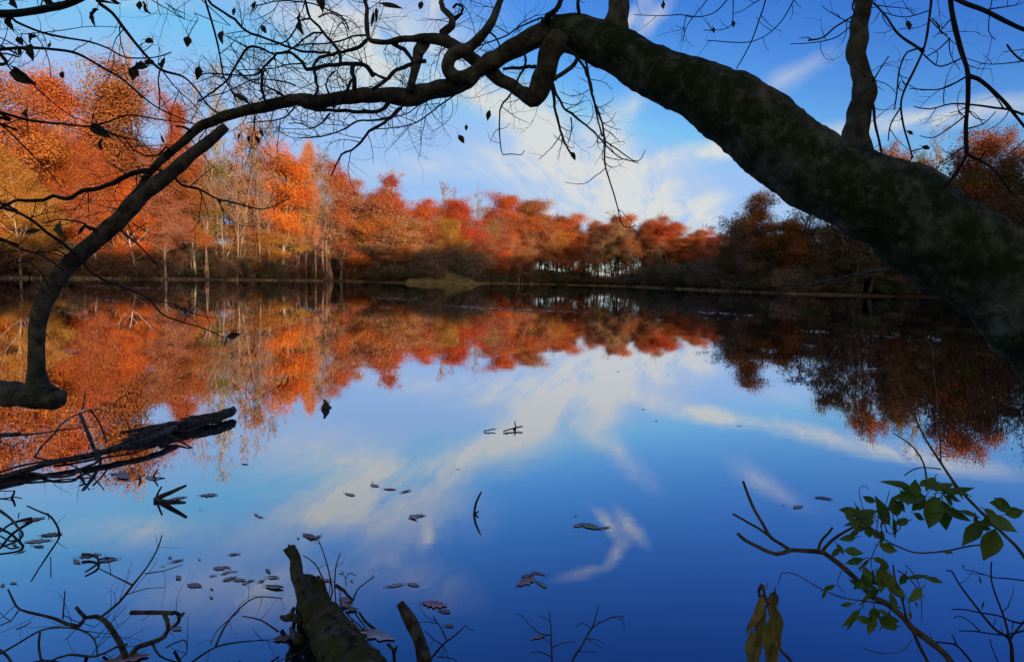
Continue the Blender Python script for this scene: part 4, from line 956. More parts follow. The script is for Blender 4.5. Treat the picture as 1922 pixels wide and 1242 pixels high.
# ------------------------------------------------------------------ the autumn wood
def skeleton(rng, H, base, spread, nprim, lvls, lean=0.03, rise=(35, 65), wig=.05, r0=None):
    """returns branches (points, r_start, r_end, level)"""
    out = []
    r0 = r0 or H * 0.012
    n = 9
    pts = [Vector((0, 0, -0.6))]
    d = Vector((rng.gauss(0, lean), rng.gauss(0, lean), 1)).normalized()
    for i in range(n):
        d = (d + Vector((rng.gauss(0, wig), rng.gauss(0, wig), 0.05))).normalized()
        pts.append(pts[-1] + d * (H * .95 + .6) / n)
    out.append((pts, r0, r0 * .12, 0))

    def at(f):
        q = f * n; i = min(int(q), n - 1); return pts[i].lerp(pts[i + 1], q - i)

    def sub(p, d, L, r, lv):
        k = 4 if lv < 3 else 3
        q = [p]
        dd = d.normalized()
        for i in range(k):
            dd = (dd + Vector((rng.gauss(0, .16), rng.gauss(0, .16), rng.gauss(0.05, .12)))).normalized()
            q.append(q[-1] + dd * L / k)
        out.append((q, r, r * .3, lv))
        if lv < lvls:
            for j in range(rng.randint(5, 7) if lv == 1 else rng.randint(4, 6)):
                f = rng.uniform(.3, 1.0); i = min(int(f * k), k - 1)
                b = q[i].lerp(q[i + 1], f * k - i)
                t = (q[i + 1] - q[i]).normalized()
                s = Vector((rng.gauss(0, 1), rng.gauss(0, 1), rng.gauss(.15, .8))); s = (s - t * s.dot(t)).normalized()
                sub(b, t * rng.uniform(.5, 1) + s * rng.uniform(.6, 1), L * rng.uniform(.35, .6) * (1.1 - f * .4), r * .5, lv + 1)
    a = rng.uniform(0, 6)
    for i in range(nprim):
        f = base + (0.97 - base) * (i + rng.random()) / nprim
        a += 2.4 + rng.gauss(0, .3)
        e = R(rng.uniform(*rise)) + (f - base) * .5
        g = (f - base) / (1 - base)
        prof = max(.05, 1 - ((g - .38) / .70) ** 2) ** .6
        sub(at(f), Vector((math.cos(a) * math.cos(e), math.sin(a) * math.cos(e), math.sin(e))), spread * prof * rng.uniform(.5, 1.3), r0 * .42 * (1 - f * .5), 1)
    return out


def leaf_cloud(rng, centers, sig, per, size, out_c, flat=.68):
    """many small leaf faces around twig ends"""
    rs = np.random.RandomState(rng.randrange(1 << 30))
    c = np.repeat(np.array(centers), per, 0)
    c = c + rs.normal(0, 1, c.shape) * np.array([sig, sig, sig * flat])
    n = len(c)
    cc0 = np.repeat(np.array(centers), per, 0)
    nr = (c - np.array(out_c)); nr /= np.linalg.norm(nr, axis=1)[:, None] + 1e-6
    nr = nr * .45 + (c - cc0) / sig * .4 + rs.normal(0, .42, (n, 3)) + np.array([0, 0, .3]); nr /= np.linalg.norm(nr, axis=1)[:, None]
    a = rs.normal(0, 1, (n, 3)); a -= nr * (a * nr).sum(1)[:, None]; a /= np.linalg.norm(a, axis=1)[:, None]
    b = np.cross(nr, a)
    s = (size * rs.uniform(.6, 1.35, n))[:, None]
    V = np.stack([c - a * s * .5, c - b * s * .33 + nr * s * .08, c + a * s * .5, c + b * s * .33 + nr * s * .08], 1).reshape(-1, 3)
    Fq = np.arange(4 * n).reshape(n, 4)
    return V, Fq


def tree_proto(seed, H=20, base=.3, spread=5.5, nprim=14, lvls=2, per=36, sig=.75, size=.40, keep=1.0, rise=(25, 60), wood=MAT_FAR, fine=.02, crown_at=2):
    rng = random.Random(seed)
    sk = skeleton(rng, H, base, spread, nprim, lvls, rise=rise)
    m = M()
    for pts, ra, rb, lv in sk:
        k = len(pts)
        rad = [max(ra + (rb - ra) * i / (k - 1), fine) for i in range(k)]
        if lv == 0: rad[0] *= 1.5; rad[1] *= 1.08
        m.tube(pts, rad, 8 if lv == 0 else (5 if lv == 1 else 3), lv == 0)
    tm = bpy.data.meshes.new('trunk')
    tm.from_pydata([tuple(v) for v in m.v], [], m.f); tm.materials.append(wood)
    tm.polygons.foreach_set('use_smooth', [True] * len(tm.polygons)); tm.update()
    cm = None
    wdt = spread * 1.9
    if per:
        ct = []
        for pts, ra, rb, lv in sk:
            if lv >= crown_at or (lv == 1 and crown_at == 2):
                if rng.random() < keep:
                    ct.append(tuple(pts[-1]))
                    if lv >= crown_at: ct.append(tuple((pts[-2] + pts[-3]) / 2))
        V, Fq = leaf_cloud(rng, ct, sig, per, size, (0, 0, H * .55))
        cm = np_mesh('crown', V, Fq, MAT_LEAF)
        wdt = 2 * float(np.percentile(np.hypot(V[:, 0], V[:, 1]), 90))
        H = float(np.percentile(V[:, 2], 99.3))
    return tm, cm, H, wdt


PROTO = {
    'full': [tree_proto(11, 20, .14, 6.0, 20, 2, 190, .76, .175), tree_proto(12, 20, .2, 5.6, 19, 2, 190, .74, .175, wood=MAT_FARDK), tree_proto(13, 20, .12, 6.4, 21, 2, 180, .78, .175, wood=MAT_FARDK), tree_proto(14, 20, .24, 6.6, 18, 2, 190, .72, .175), tree_proto(15, 20, .18, 5.6, 20, 2, 190, .78, .175, wood=MAT_FARDK), tree_proto(16, 20, .16, 6.8, 20, 2, 180, .66, .175)],
    'tall': [tree_proto(21, 22, .40, 5.4, 15, 2, 150, .82, .21, wood=MAT_FARDK), tree_proto(22, 22, .44, 5.0, 15, 2, 150, .82, .21), tree_proto(23, 22, .36, 5.6, 16, 2, 140, .82, .21, wood=MAT_FARDK), tree_proto(24, 22, .42, 5.8, 15, 2, 140, .82, .21, wood=MAT_FARDK)],
    'sparse': [tree_proto(31, 20, .25, 5.6, 16, 3, 12, .5, .22, .55, (35, 65), MAT_FARTW, .022, 3), tree_proto(32, 20, .3, 5.2, 15, 3, 10, .5, .22, .6, (40, 70), MAT_FARTW, .022, 3), tree_proto(33, 20, .22, 6.0, 16, 3, 14, .5, .22, .5, (30, 60), MAT_FARTW, .022, 3)],
    'bare': [tree_proto(41, 20, .3, 5.2, 15, 3, 0, rise=(45, 72), wood=MAT_FARTW, fine=.026), tree_proto(42, 20, .35, 4.8, 14, 3, 0, rise=(45, 70), wood=MAT_FAR, fine=.026), tree_proto(43, 20, .25, 5.6, 16, 3, 0, rise=(40, 68), wood=MAT_FARTW, fine=.022)],
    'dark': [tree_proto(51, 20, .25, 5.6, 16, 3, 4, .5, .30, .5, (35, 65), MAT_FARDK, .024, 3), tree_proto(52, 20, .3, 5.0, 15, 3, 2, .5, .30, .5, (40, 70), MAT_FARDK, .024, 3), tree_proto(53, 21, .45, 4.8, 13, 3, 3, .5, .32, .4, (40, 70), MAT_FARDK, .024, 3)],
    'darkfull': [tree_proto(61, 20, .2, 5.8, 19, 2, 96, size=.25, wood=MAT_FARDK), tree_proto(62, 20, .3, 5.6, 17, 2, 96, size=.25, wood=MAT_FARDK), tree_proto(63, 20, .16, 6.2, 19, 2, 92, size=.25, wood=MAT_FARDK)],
}


def shrub_proto(seed, H=4, spread=2.4, per=10):
    rng = random.Random(seed)
    m = M(); ct = []
    for k in range(26):
        a = rng.uniform(0, 6.28); e = R(rng.uniform(35, 85)); L = H * rng.uniform(.6, 1.1)
        d = Vector((math.cos(a) * math.cos(e), math.sin(a) * math.cos(e), math.sin(e)))
        p = Vector((rng.gauss(0, .3), rng.gauss(0, .3), -.2)); q = [p]
        for i in range(5):
            d = (d + Vector((rng.gauss(0, .15), rng.gauss(0, .15), rng.gauss(-.03, .1)))).normalized(); q.append(q[-1] + d * L / 5)
            for j in range(3):
                s = (d + Vector((rng.gauss(0, .8), rng.gauss(0, .8), rng.gauss(.1, .6)))).normalized() * rng.uniform(.4, 1.0)
                m.tube([q[-1], q[-1] + s * .5 + Vector((0, 0, .03)), q[-1] + s], [.016, .012, .008], 3, False)
                ct.append(tuple(q[-1] + s * .8))
        m.tube(q, [.035 - .004 * i for i in range(6)], 3, False)
    tm = bpy.data.meshes.new('stems'); tm.from_pydata([tuple(v) for v in m.v], [], m.f); tm.materials.append(MAT_FARDK); tm.update()
    V, Fq = leaf_cloud(rng, ct, .28, per, .2, (0, 0, H * .3))
    return tm, np_mesh('foliage', V, Fq, MAT_LEAF), H * 1.05, spread * 2


SHRUBS = [shrub_proto(71), shrub_proto(72, 4, 2.6, 7), shrub_proto(73, 4, 2.2, 14), shrub_proto(74, 4, 2.4, 3)]

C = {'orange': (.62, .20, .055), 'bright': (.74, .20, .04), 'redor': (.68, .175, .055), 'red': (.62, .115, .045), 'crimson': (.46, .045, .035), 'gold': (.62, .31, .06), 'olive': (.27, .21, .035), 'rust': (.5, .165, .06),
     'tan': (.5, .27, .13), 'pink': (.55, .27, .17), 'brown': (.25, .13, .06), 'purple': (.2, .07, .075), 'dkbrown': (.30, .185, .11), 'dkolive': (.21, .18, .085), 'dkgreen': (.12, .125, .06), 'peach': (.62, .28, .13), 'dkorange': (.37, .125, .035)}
WORDS = {'orange': 'orange', 'bright': 'bright orange', 'redor': 'red orange', 'red': 'red', 'crimson': 'crimson', 'gold': 'golden yellow', 'olive': 'olive yellow', 'rust': 'rust brown', 'tan': 'tan', 'pink': 'pinkish tan', 'brown': 'brown', 'purple': 'dark purple', 'dkbrown': 'dark brown', 'dkolive': 'dull olive', 'dkgreen': 'dark green', 'peach': 'pale peach', 'dkorange': 'deep orange'}
trng = random.Random(5)
NAMEK = {'full': 'broadleaf_tree', 'tall': 'broadleaf_tree', 'sparse': 'thin_tree', 'bare': 'bare_tree', 'dark': 'thin_tree', 'darkfull': 'broadleaf_tree'}


def put_tree(kind, x, y, ztop, width, colour, label, group, lean=0.0):
    tm, cm, H, Wd = trng.choice(PROTO[kind])
    z = gz(x, y)
    h = max(3.5, ztop - z)
    o = empty(NAMEK[kind], (x, y, z), label, 'tree', group)
    o.rotation_euler = (trng.gauss(0, .02) , lean + trng.gauss(0, .02), trng.uniform(0, 6.28))
    sx = width / Wd
    o.scale = (sx * trng.uniform(.92, 1.08), sx * trng.uniform(.92, 1.08), h / H)
    link('trunk', tm, o)
    if cm:
        c = link('crown', cm, o)
        k = C[colour]
        f = trng.uniform(.85, 1.15)
        c.color = (min(1, k[0] * f), min(1, k[1] * f * trng.uniform(.88, 1.12)), k[2] * f, 1)
    return o


def tree_px(px, top, wpx, D, kind, colour, label=None, group=None, lean=0.0):
    p = P(px, top, D)
    for _ in range(60):                      # a tree stands on land: go back until the ground is dry
        if shore_dist(p.x, p.y)[0] > 2.5: break
        D += 2.0
        p = P(px, top, D)
    if label is None:
        bank = 'on the sunlit left bank' if px < 780 else ('on the far bank' if px < 1345 else 'on the shaded right bank')
        kw = {'full': 'leafy %s tree packed among others' % WORDS[colour], 'tall': 'long trunked %s tree packed among others' % WORDS[colour], 'sparse': 'thinly leaved %s tree packed among others' % WORDS[colour], 'bare': 'leafless pale twigged tree packed among others', 'dark': 'thin dark twiggy tree packed among others', 'darkfull': 'shadowed %s leaved tree packed among others' % WORDS[colour]}[kind]
        label = kw + ' ' + bank
        group = group or (kw + 's ' + bank)
    return put_tree(kind, p.x, p.y, p.z, wpx * D / F, colour, label, group, lean)


T = tree_px
# the trees one can tell apart along the skyline
T(20, 100, 210, 84, 'full', 'orange', 'tallest orange tree, cut by the left edge of the picture')
T(-110, 120, 220, 80, 'full', 'orange')
T(120, 145, 170, 100, 'full', 'orange', 'broad domed orange tree second from the left edge on the skyline')
T(205, 140, 210, 104, 'full', 'rust', 'rusty orange domed tree with pale limbs showing, left of the skyline gap')
T(250, 105, 120, 122, 'bare', 'tan', 'tall leafless tree rising just behind the domed rusty orange tree')
T(160, 118, 110, 126, 'bare', 'tan')
T(322, 180, 70, 112, 'full', 'rust', 'narrow rusty topped tree between two leafless crowns')
T(400, 150, 130, 118, 'bare', 'pink', 'tall leafless pale tree crossed by the arching bough')
T(450, 190, 110, 124, 'bare', 'tan'); T(350, 165, 100, 124, 'bare', 'tan'); T(520, 235, 100, 132, 'bare', 'tan')
T(528, 272, 105, 118, 'full', 'bright', 'slender bright orange tree standing among tan bare trees on the left bank')
T(573, 268, 40, 132, 'full', 'peach', 'small peach pointed treetop right of the slender bright orange tree')
T(445, 235, 130, 122, 'sparse', 'peach'); T(362, 290, 80, 108, 'full', 'orange'); T(385, 292, 60, 106, 'sparse', 'olive', 'olive yellow thin tree behind the broken stem on the left bank')
T(605, 295, 110, 136, 'bare', 'tan'); T(640, 330, 110, 138, 'sparse', 'pink')
T(655, 310, 90, 142, 'full', 'orange', 'orange rounded treetop where the left skyline starts to drop')
T(738, 318, 62, 146, 'sparse', 'red', 'airy red crowned tree standing above its neighbours at the end of the left bank')
T(700, 350, 120, 142, 'full', 'orange'); T(735, 365, 90, 150, 'full', 'redor'); T(620, 375, 120, 132, 'sparse', 'tan')
T(790, 372, 85, 152, 'full', 'redor'); T(845, 355, 95, 182, 'bare', 'tan', 'grey leafless treetops behind the red rounded tree at centre'); T(895, 365, 60, 184, 'bare', 'tan')
T(868, 376, 95, 162, 'full', 'red', 'rounded red tree in front of the grey leafless treetops')
T(915, 390, 62, 160, 'full', 'crimson', 'dark crimson tree near the centre of the far skyline')
T(945, 362, 90, 175, 'full', 'bright', 'tall orange tree topping the skyline right of the crimson tree'); T(990, 376, 100, 178, 'full', 'rust')
T(805, 398, 70, 150, 'sparse', 'pink', 'pinkish half bare tree left of the golden orange tree'); T(850, 410, 75, 151, 'full', 'gold', 'golden orange tree below the rounded red tree')
T(935, 425, 66, 150, 'full', 'bright', 'brightest red orange tree right on the shadow edge at centre'); T(880, 430, 75, 149, 'sparse', 'tan', 'thin tan tree with forked pale trunk beside the brightest tree')
T(968, 415, 60, 160, 'full', 'rust'); T(760, 400, 90, 146, 'full', 'peach'); T(720, 420, 90, 142, 'sparse', 'tan')
T(1030, 403, 75, 214, 'tall', 'orange'); T(1060, 400, 50, 222, 'sparse', 'purple', 'sparse dark purple treetop behind the orange trees of the far bank')
T(1088, 402, 85, 216, 'tall', 'redor'); T(1140, 418, 45, 216, 'tall', 'red'); T(1155, 400, 40, 226, 'sparse', 'purple', 'small dark purple treetop near the hanging twig tip')
T(1185, 402, 70, 216, 'tall', 'bright', 'rounded red orange treetop just right of the hanging twig tip'); T(1170, 428, 60, 212, 'bare', 'tan', 'leafless forked tree among red trees under the hanging twig tip')
T(1230, 418, 75, 210, 'tall', 'redor'); T(1272, 418, 80, 204, 'tall', 'red'); T(1318, 428, 50, 198, 'tall', 'bright'); T(1258, 446, 60, 198, 'sparse', 'tan'); T(1352, 440, 55, 186, 'tall', 'red'); T(1335, 452, 60, 180, 'sparse', 'rust')
T(1110, 430, 60, 214, 'sparse', 'rust'); T(1000, 420, 60, 205, 'sparse', 'rust'); T(1205, 440, 60, 208, 'sparse', 'rust'); T(1290, 445, 60, 196, 'tall', 'orange'); T(1050, 430, 60, 210, 'tall', 'gold'); T(1245, 403, 40, 230, 'bare', 'tan')
# shaded right bank
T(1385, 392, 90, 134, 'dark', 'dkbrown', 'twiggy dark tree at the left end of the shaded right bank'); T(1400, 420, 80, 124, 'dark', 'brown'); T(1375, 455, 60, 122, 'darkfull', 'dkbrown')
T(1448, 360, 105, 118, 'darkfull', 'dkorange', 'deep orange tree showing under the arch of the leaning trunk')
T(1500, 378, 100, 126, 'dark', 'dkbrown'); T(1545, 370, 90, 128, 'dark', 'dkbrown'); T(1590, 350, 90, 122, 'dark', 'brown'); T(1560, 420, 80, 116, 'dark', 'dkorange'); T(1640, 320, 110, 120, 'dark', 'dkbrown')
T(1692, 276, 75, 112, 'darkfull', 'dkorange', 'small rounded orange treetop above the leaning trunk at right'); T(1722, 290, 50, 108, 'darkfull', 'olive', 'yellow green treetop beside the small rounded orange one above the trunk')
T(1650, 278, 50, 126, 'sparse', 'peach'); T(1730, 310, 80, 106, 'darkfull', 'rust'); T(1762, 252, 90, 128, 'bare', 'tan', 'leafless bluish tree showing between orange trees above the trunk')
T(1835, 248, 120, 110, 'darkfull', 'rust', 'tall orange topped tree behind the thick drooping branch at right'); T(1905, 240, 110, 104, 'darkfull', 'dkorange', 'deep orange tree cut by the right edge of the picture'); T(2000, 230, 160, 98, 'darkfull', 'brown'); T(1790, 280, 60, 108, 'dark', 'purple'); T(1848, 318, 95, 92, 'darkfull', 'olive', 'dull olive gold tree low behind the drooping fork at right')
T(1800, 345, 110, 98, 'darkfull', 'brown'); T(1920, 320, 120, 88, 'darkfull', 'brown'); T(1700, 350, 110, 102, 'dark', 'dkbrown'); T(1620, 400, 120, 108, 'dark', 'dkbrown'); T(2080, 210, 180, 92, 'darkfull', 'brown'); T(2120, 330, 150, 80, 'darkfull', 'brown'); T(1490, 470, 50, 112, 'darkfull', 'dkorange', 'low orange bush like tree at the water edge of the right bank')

T(28, 285, 120, 78, 'full', 'gold', 'golden orange tree low at the left edge above the pond'); T(82, 335, 90, 80, 'full', 'gold')
T(150, 300, 110, 92, 'full', 'rust'); T(250, 330, 100, 94, 'full', 'bright'); T(300, 290, 90, 100, 'full', 'rust'); T(60, 215, 120, 90, 'full', 'redor')
for px_, tp_, w_ in ((383, 300, 70), (415, 262, 80), (442, 330, 60), (488, 300, 70), (503, 345, 60), (558, 330, 70), (592, 352, 70), (612, 330, 70), (640, 372, 60), (668, 385, 60), (705, 400, 50)):
    T(px_, tp_, w_, 98 if px_ < 420 else (110 if px_ < 520 else 130), 'bare', 'tan')

# the rest of the wood, row behind row
rr_ = random.Random(31)
def rows(specs, kinds, cols, n0=0):
    for (xa, xb, step, ta, tb, D0, D1, wlo, whi) in specs:
        x = xa
        while x < xb:
            f = (x - xa) / (xb - xa)
            px = x + rr_.gauss(0, step * .25)
            kd = rr_.choice(kinds); co = rr_.choice(cols)
            if kd == 'full' and (375 < px < 495 or 555 < px < 700) and rr_.random() < .75:
                kd = rr_.choice(['bare', 'sparse', 'sparse']); co = rr_.choice(['tan', 'peach', 'pink', 'rust'])
            if 1000 < px < 1200 and D0 > 140:      # open trunks with sky behind them at the head of the pond
                if ta > 450 and rr_.random() < .2: x += step; continue
                if kd == 'full': kd = 'tall' if ta < 445 else 'bare'
            T(px, ta + (tb - ta) * f + rr_.gauss(0, 12), rr_.uniform(wlo, whi), D0 + (D1 - D0) * f + rr_.uniform(-2, 2), kd, co)
            x += step


rows([(-160, 640, 62, 210, 330, 94, 140, 90, 140)], ['full', 'full', 'sparse', 'sparse', 'bare'], ['orange', 'rust', 'peach', 'tan', 'orange', 'gold', 'redor'])
rows([(-150, 760, 58, 300, 385, 84, 150, 70, 120)], ['full', 'sparse', 'sparse', 'bare', 'full'], ['orange', 'tan', 'peach', 'rust', 'gold', 'redor', 'olive', 'pink'])
rows([(-120, 780, 60, 365, 420, 78, 150, 60, 100)], ['full', 'sparse', 'bare', 'sparse', 'sparse'], ['rust', 'tan', 'orange', 'red', 'gold', 'brown', 'bright'])
rows([(-140, 330, 60, 260, 320, 80, 100, 80, 120)], ['full'], ['orange', 'bright', 'peach', 'rust'])
rows([(780, 1010, 40, 425, 440, 152, 190, 40, 66)], ['full', 'sparse', 'sparse'], ['rust', 'tan', 'orange', 'brown'])
rows([(990, 1370, 27, 432, 452, 226, 200, 34, 60)], ['tall', 'tall', 'bare', 'sparse'], ['redor', 'rust', 'brown', 'orange'])
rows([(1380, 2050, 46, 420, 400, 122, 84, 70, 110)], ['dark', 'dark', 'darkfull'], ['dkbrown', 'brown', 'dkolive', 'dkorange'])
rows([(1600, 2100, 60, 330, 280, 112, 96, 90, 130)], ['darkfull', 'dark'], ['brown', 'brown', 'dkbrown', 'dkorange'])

rows([(660, 1010, 30, 366, 392, 172, 196, 70, 100)], ['full', 'full', 'sparse'], ['orange', 'rust', 'orange', 'redor', 'peach'])
rows([(640, 1010, 36, 395, 425, 152, 180, 60, 90)], ['full', 'full', 'sparse', 'sparse'], ['orange', 'rust', 'tan', 'gold', 'peach'])
rows([(990, 1380, 26, 408, 436, 236, 206, 55, 80)], ['tall', 'full', 'full'], ['orange', 'redor', 'rust', 'orange'])
rows([(990, 1380, 24, 436, 452, 214, 196, 45, 70)], ['tall', 'sparse', 'full'], ['rust', 'orange', 'tan'])
rows([(350, 720, 44, 290, 400, 128, 150, 80, 110)], ['bare', 'sparse', 'sparse'], ['tan', 'pink', 'peach'])
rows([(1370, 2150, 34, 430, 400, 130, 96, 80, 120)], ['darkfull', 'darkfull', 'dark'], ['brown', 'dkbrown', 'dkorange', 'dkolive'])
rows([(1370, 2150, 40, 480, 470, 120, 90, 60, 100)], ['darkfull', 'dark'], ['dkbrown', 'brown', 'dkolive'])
rows([(-160, 560, 48, 400, 440, 78, 130, 70, 110)], ['sparse', 'full', 'sparse', 'bare'], ['brown', 'rust', 'tan', 'red', 'gold'])
rows([(-170, 700, 50, 330, 400, 104, 165, 80, 120)], ['full', 'full', 'sparse'], ['orange', 'rust', 'peach', 'gold', 'tan'])
rows([(640, 1010, 34, 445, 462, 150, 190, 40, 66)], ['sparse', 'full', 'bare'], ['rust', 'tan', 'brown', 'red'])
rows([(985, 1380, 16, 455, 470, 222, 196, 30, 50)], ['sparse', 'bare', 'dark'], ['brown', 'rust', 'tan'])
rows([(1190, 1380, 20, 450, 470, 236, 210, 36, 60)], ['full', 'sparse'], ['brown', 'rust', 'dkorange'])
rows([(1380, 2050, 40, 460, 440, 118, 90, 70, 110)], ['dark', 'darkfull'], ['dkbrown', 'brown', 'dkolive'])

rows([(1000, 1200, 8, 450, 468, 218, 224, 18, 32)], ['dark', 'bare', 'dark'], ['brown', 'dkbrown'])
rows([(530, 740, 26, 395, 430, 152, 166, 60, 90)], ['full', 'sparse'], ['rust', 'orange', 'tan', 'peach'])
rows([(-150, 780, 30, 466, 486, 74, 136, 34, 64)], ['dark', 'dark', 'sparse'], ['dkbrown', 'brown', 'rust', 'dkolive'])
rows([(900, 1380, 24, 490, 500, 180, 150, 24, 44)], ['dark', 'dark', 'sparse'], ['dkbrown', 'brown', 'rust'])

# shrubs along the water
def shrub(x, y, h, w, colour, label, group):
    tm, cm, H, Wd = trng.choice(SHRUBS)
    if y > 175 and .03 < x / y < .215: h *= .62; w *= .9
    o = empty('waterside_shrub', (x, y, gz(x, y)), label, 'shrub', group)
    o.rotation_euler = (0, 0, trng.uniform(0, 6.28)); o.scale = (w / Wd, w / Wd, h / H)
    link('stems', tm, o)
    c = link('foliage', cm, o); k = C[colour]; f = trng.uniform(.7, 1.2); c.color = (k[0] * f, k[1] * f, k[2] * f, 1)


def shore_walk(a, b, step, off, hl, hh, cols, label, group, skip=0.0):
    for i in range(a, b):
        p0, p1 = Vector(SHORE[i]), Vector(SHORE[i + 1])
        n = (p1 - p0); L = n.length; n.normalize(); out = Vector((-n.y, n.x))
        k = 0
        t = 0
        while t < L:
            for o in off:
                if rr_.random() < skip: continue
                q = p0 + n * (t + rr_.uniform(-.4, .4) * step) + out * (o + rr_.uniform(-1.2, 1.2))
                if shore_dist(q.x, q.y)[0] > .8:
                    h = rr_.uniform(hl, hh)
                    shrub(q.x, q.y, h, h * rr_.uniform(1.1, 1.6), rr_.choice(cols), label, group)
            t += step


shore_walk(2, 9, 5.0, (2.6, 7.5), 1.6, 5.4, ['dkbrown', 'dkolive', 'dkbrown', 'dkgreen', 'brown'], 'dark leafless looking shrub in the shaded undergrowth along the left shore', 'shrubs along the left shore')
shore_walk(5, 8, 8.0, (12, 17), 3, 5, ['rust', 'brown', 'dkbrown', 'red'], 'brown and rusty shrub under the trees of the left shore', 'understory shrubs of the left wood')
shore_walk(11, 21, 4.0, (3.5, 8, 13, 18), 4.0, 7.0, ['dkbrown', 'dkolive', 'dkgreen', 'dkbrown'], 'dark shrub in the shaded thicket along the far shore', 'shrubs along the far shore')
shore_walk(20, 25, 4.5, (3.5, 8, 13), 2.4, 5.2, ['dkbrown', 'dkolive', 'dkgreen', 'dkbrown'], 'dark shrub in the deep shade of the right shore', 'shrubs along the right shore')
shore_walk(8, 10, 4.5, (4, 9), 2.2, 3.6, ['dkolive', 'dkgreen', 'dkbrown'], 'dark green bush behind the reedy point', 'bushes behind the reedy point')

# pale reeds and dry grass on the point and in a thin line along the far shore
V, Fq = [], []
def blade(x, y, z, h, lean):
    k = len(V); a = rr_.uniform(0, 3.14); w = .03
    dx, dy = math.cos(a) * w, math.sin(a) * w; lx, ly = rr_.gauss(0, lean) * h, rr_.gauss(0, lean) * h
    V.extend([(x - dx, y - dy, z - .1), (x + dx, y + dy, z - .1), (x + lx + dx * .3, y + ly + dy * .3, z + h), (x + lx - dx * .3, y + ly - dy * .3, z + h)])
    Fq.append((k, k + 1, k + 2, k + 3))
bx = np.array([rr_.uniform(-25, -7.2) for _ in range(17000)]); by = np.array([rr_.uniform(134, 147) for _ in range(17000)])
bd = shore_dist(bx, by); bz = ground_z(bx, by)
for x, y, d, z in zip(bx, by, bd, bz):
    if -.25 < d < 5: blade(x, y, z, rr_.uniform(.35, .8) * (1 if d > .3 else .7) * (0.7 + 1.0 * max(0, 1 - abs(x + 15) / 8) * min(1, max(0, d) / 2)), .2)
for i in range(11, 21):
    (ax, ay), (cx, cy) = SHORE[i], SHORE[i + 1]
    L = math.hypot(cx - ax, cy - ay)
    for k in range(int(L * 26)):
        t = rr_.random(); x, y = ax + (cx - ax) * t + rr_.gauss(0, .45), ay + (cy - ay) * t + rr_.gauss(0, .45)
        if noise.noise(Vector((x * .25, y * .25, 0))) > -.2: blade(x, y, max(0, gz(x, y)), rr_.uniform(.15, .55), .3)
for i in range(4, 8):
    (ax, ay), (cx, cy) = SHORE[i], SHORE[i + 1]
    L = math.hypot(cx - ax, cy - ay)
    for k in range(int(L * 16)):
        t = rr_.random(); x, y = ax + (cx - ax) * t + rr_.gauss(0, .4), ay + (cy - ay) * t + rr_.gauss(0, .4)
        if noise.noise(Vector((x * .2, y * .2, 5))) > 0.05: blade(x, y, max(0, gz(x, y)), rr_.uniform(.15, .5), .3)
tag(link('reeds', np_mesh('reeds', V, Fq, plain('dry_reed', (.52, .34, .15), .9, .35, .8))), 'dry tan reeds on the low point and along the far waterline', 'reeds', kind='stuff')

# the wood on the ridge to the right of and behind the viewer (out of view): it shades the near water and lower banks
rs = np.random.RandomState(3)
cl = []
for k in np.arange(-170, 330, 2.6):
    for row in range(3):
        s = 46 + row * 6 + rs.normal(0, 2)
        x = s * sh[0] + k * sh[1] * -1; y = s * sh[1] + k * sh[0]
        if gz(x, y) < 3: continue
        top = 25 + 11 * float(sstep(-10, 110, k)) + rs.normal(0, 1.5)
        for j in range(10):
            cl.append((x + rs.normal(0, 1.6), y + rs.normal(0, 1.6), min(top, gz(x, y) + 1 + rs.uniform(0, 1) * (top - gz(x, y)))))
Vc, Fc = leaf_cloud(random.Random(3), cl, 1.1, 10, 1.3, (0, 0, -100))
w_ = link('far_woodland', np_mesh('far_woodland', Vc, Fc, MAT_LEAF)); w_.color = (.3, .12, .04, 1)
tag(w_, 'dense autumn wood along the ridge behind the near bank', 'woodland', kind='stuff')

# ------------------------------------------------------------------ sky, clouds and sun
wd = bpy.data.worlds.new('World'); SC.world = wd; wd.use_nodes = True
nt = wd.node_tree
for n in list(nt.nodes): nt.nodes.remove(n)
lk = nt.links.new
out = nt.nodes.new('ShaderNodeOutputWorld'); bg = N(nt, 'Background', i_Strength=0.1); lk(bg.outputs[0], out.inputs[0])
sky = nt.nodes.new('ShaderNodeTexSky'); sky.sky_type = 'NISHITA'; sky.sun_disc = False; sky.sun_elevation = SUN_EL; sky.sun_rotation = SUN_AZ
sp = N(nt, 'SeparateColor'); lk(sky.outputs[0], sp.inputs[0])


def mth(op, a, b=None, c=None, clamp=False):
    n = N(nt, 'Math', operation=op); n.use_clamp = clamp
    for i, v in enumerate((a, b, c)):
        if v is None: continue
        if isinstance(v, (int, float)): n.inputs[i].default_value = v
        else: lk(v, n.inputs[i])
    return n.outputs[0]


tc = N(nt, 'TexCoord'); dv = N(nt, 'SeparateXYZ'); lk(tc.outputs['Generated'], dv.inputs[0])
cc = N(nt, 'CombineColor')
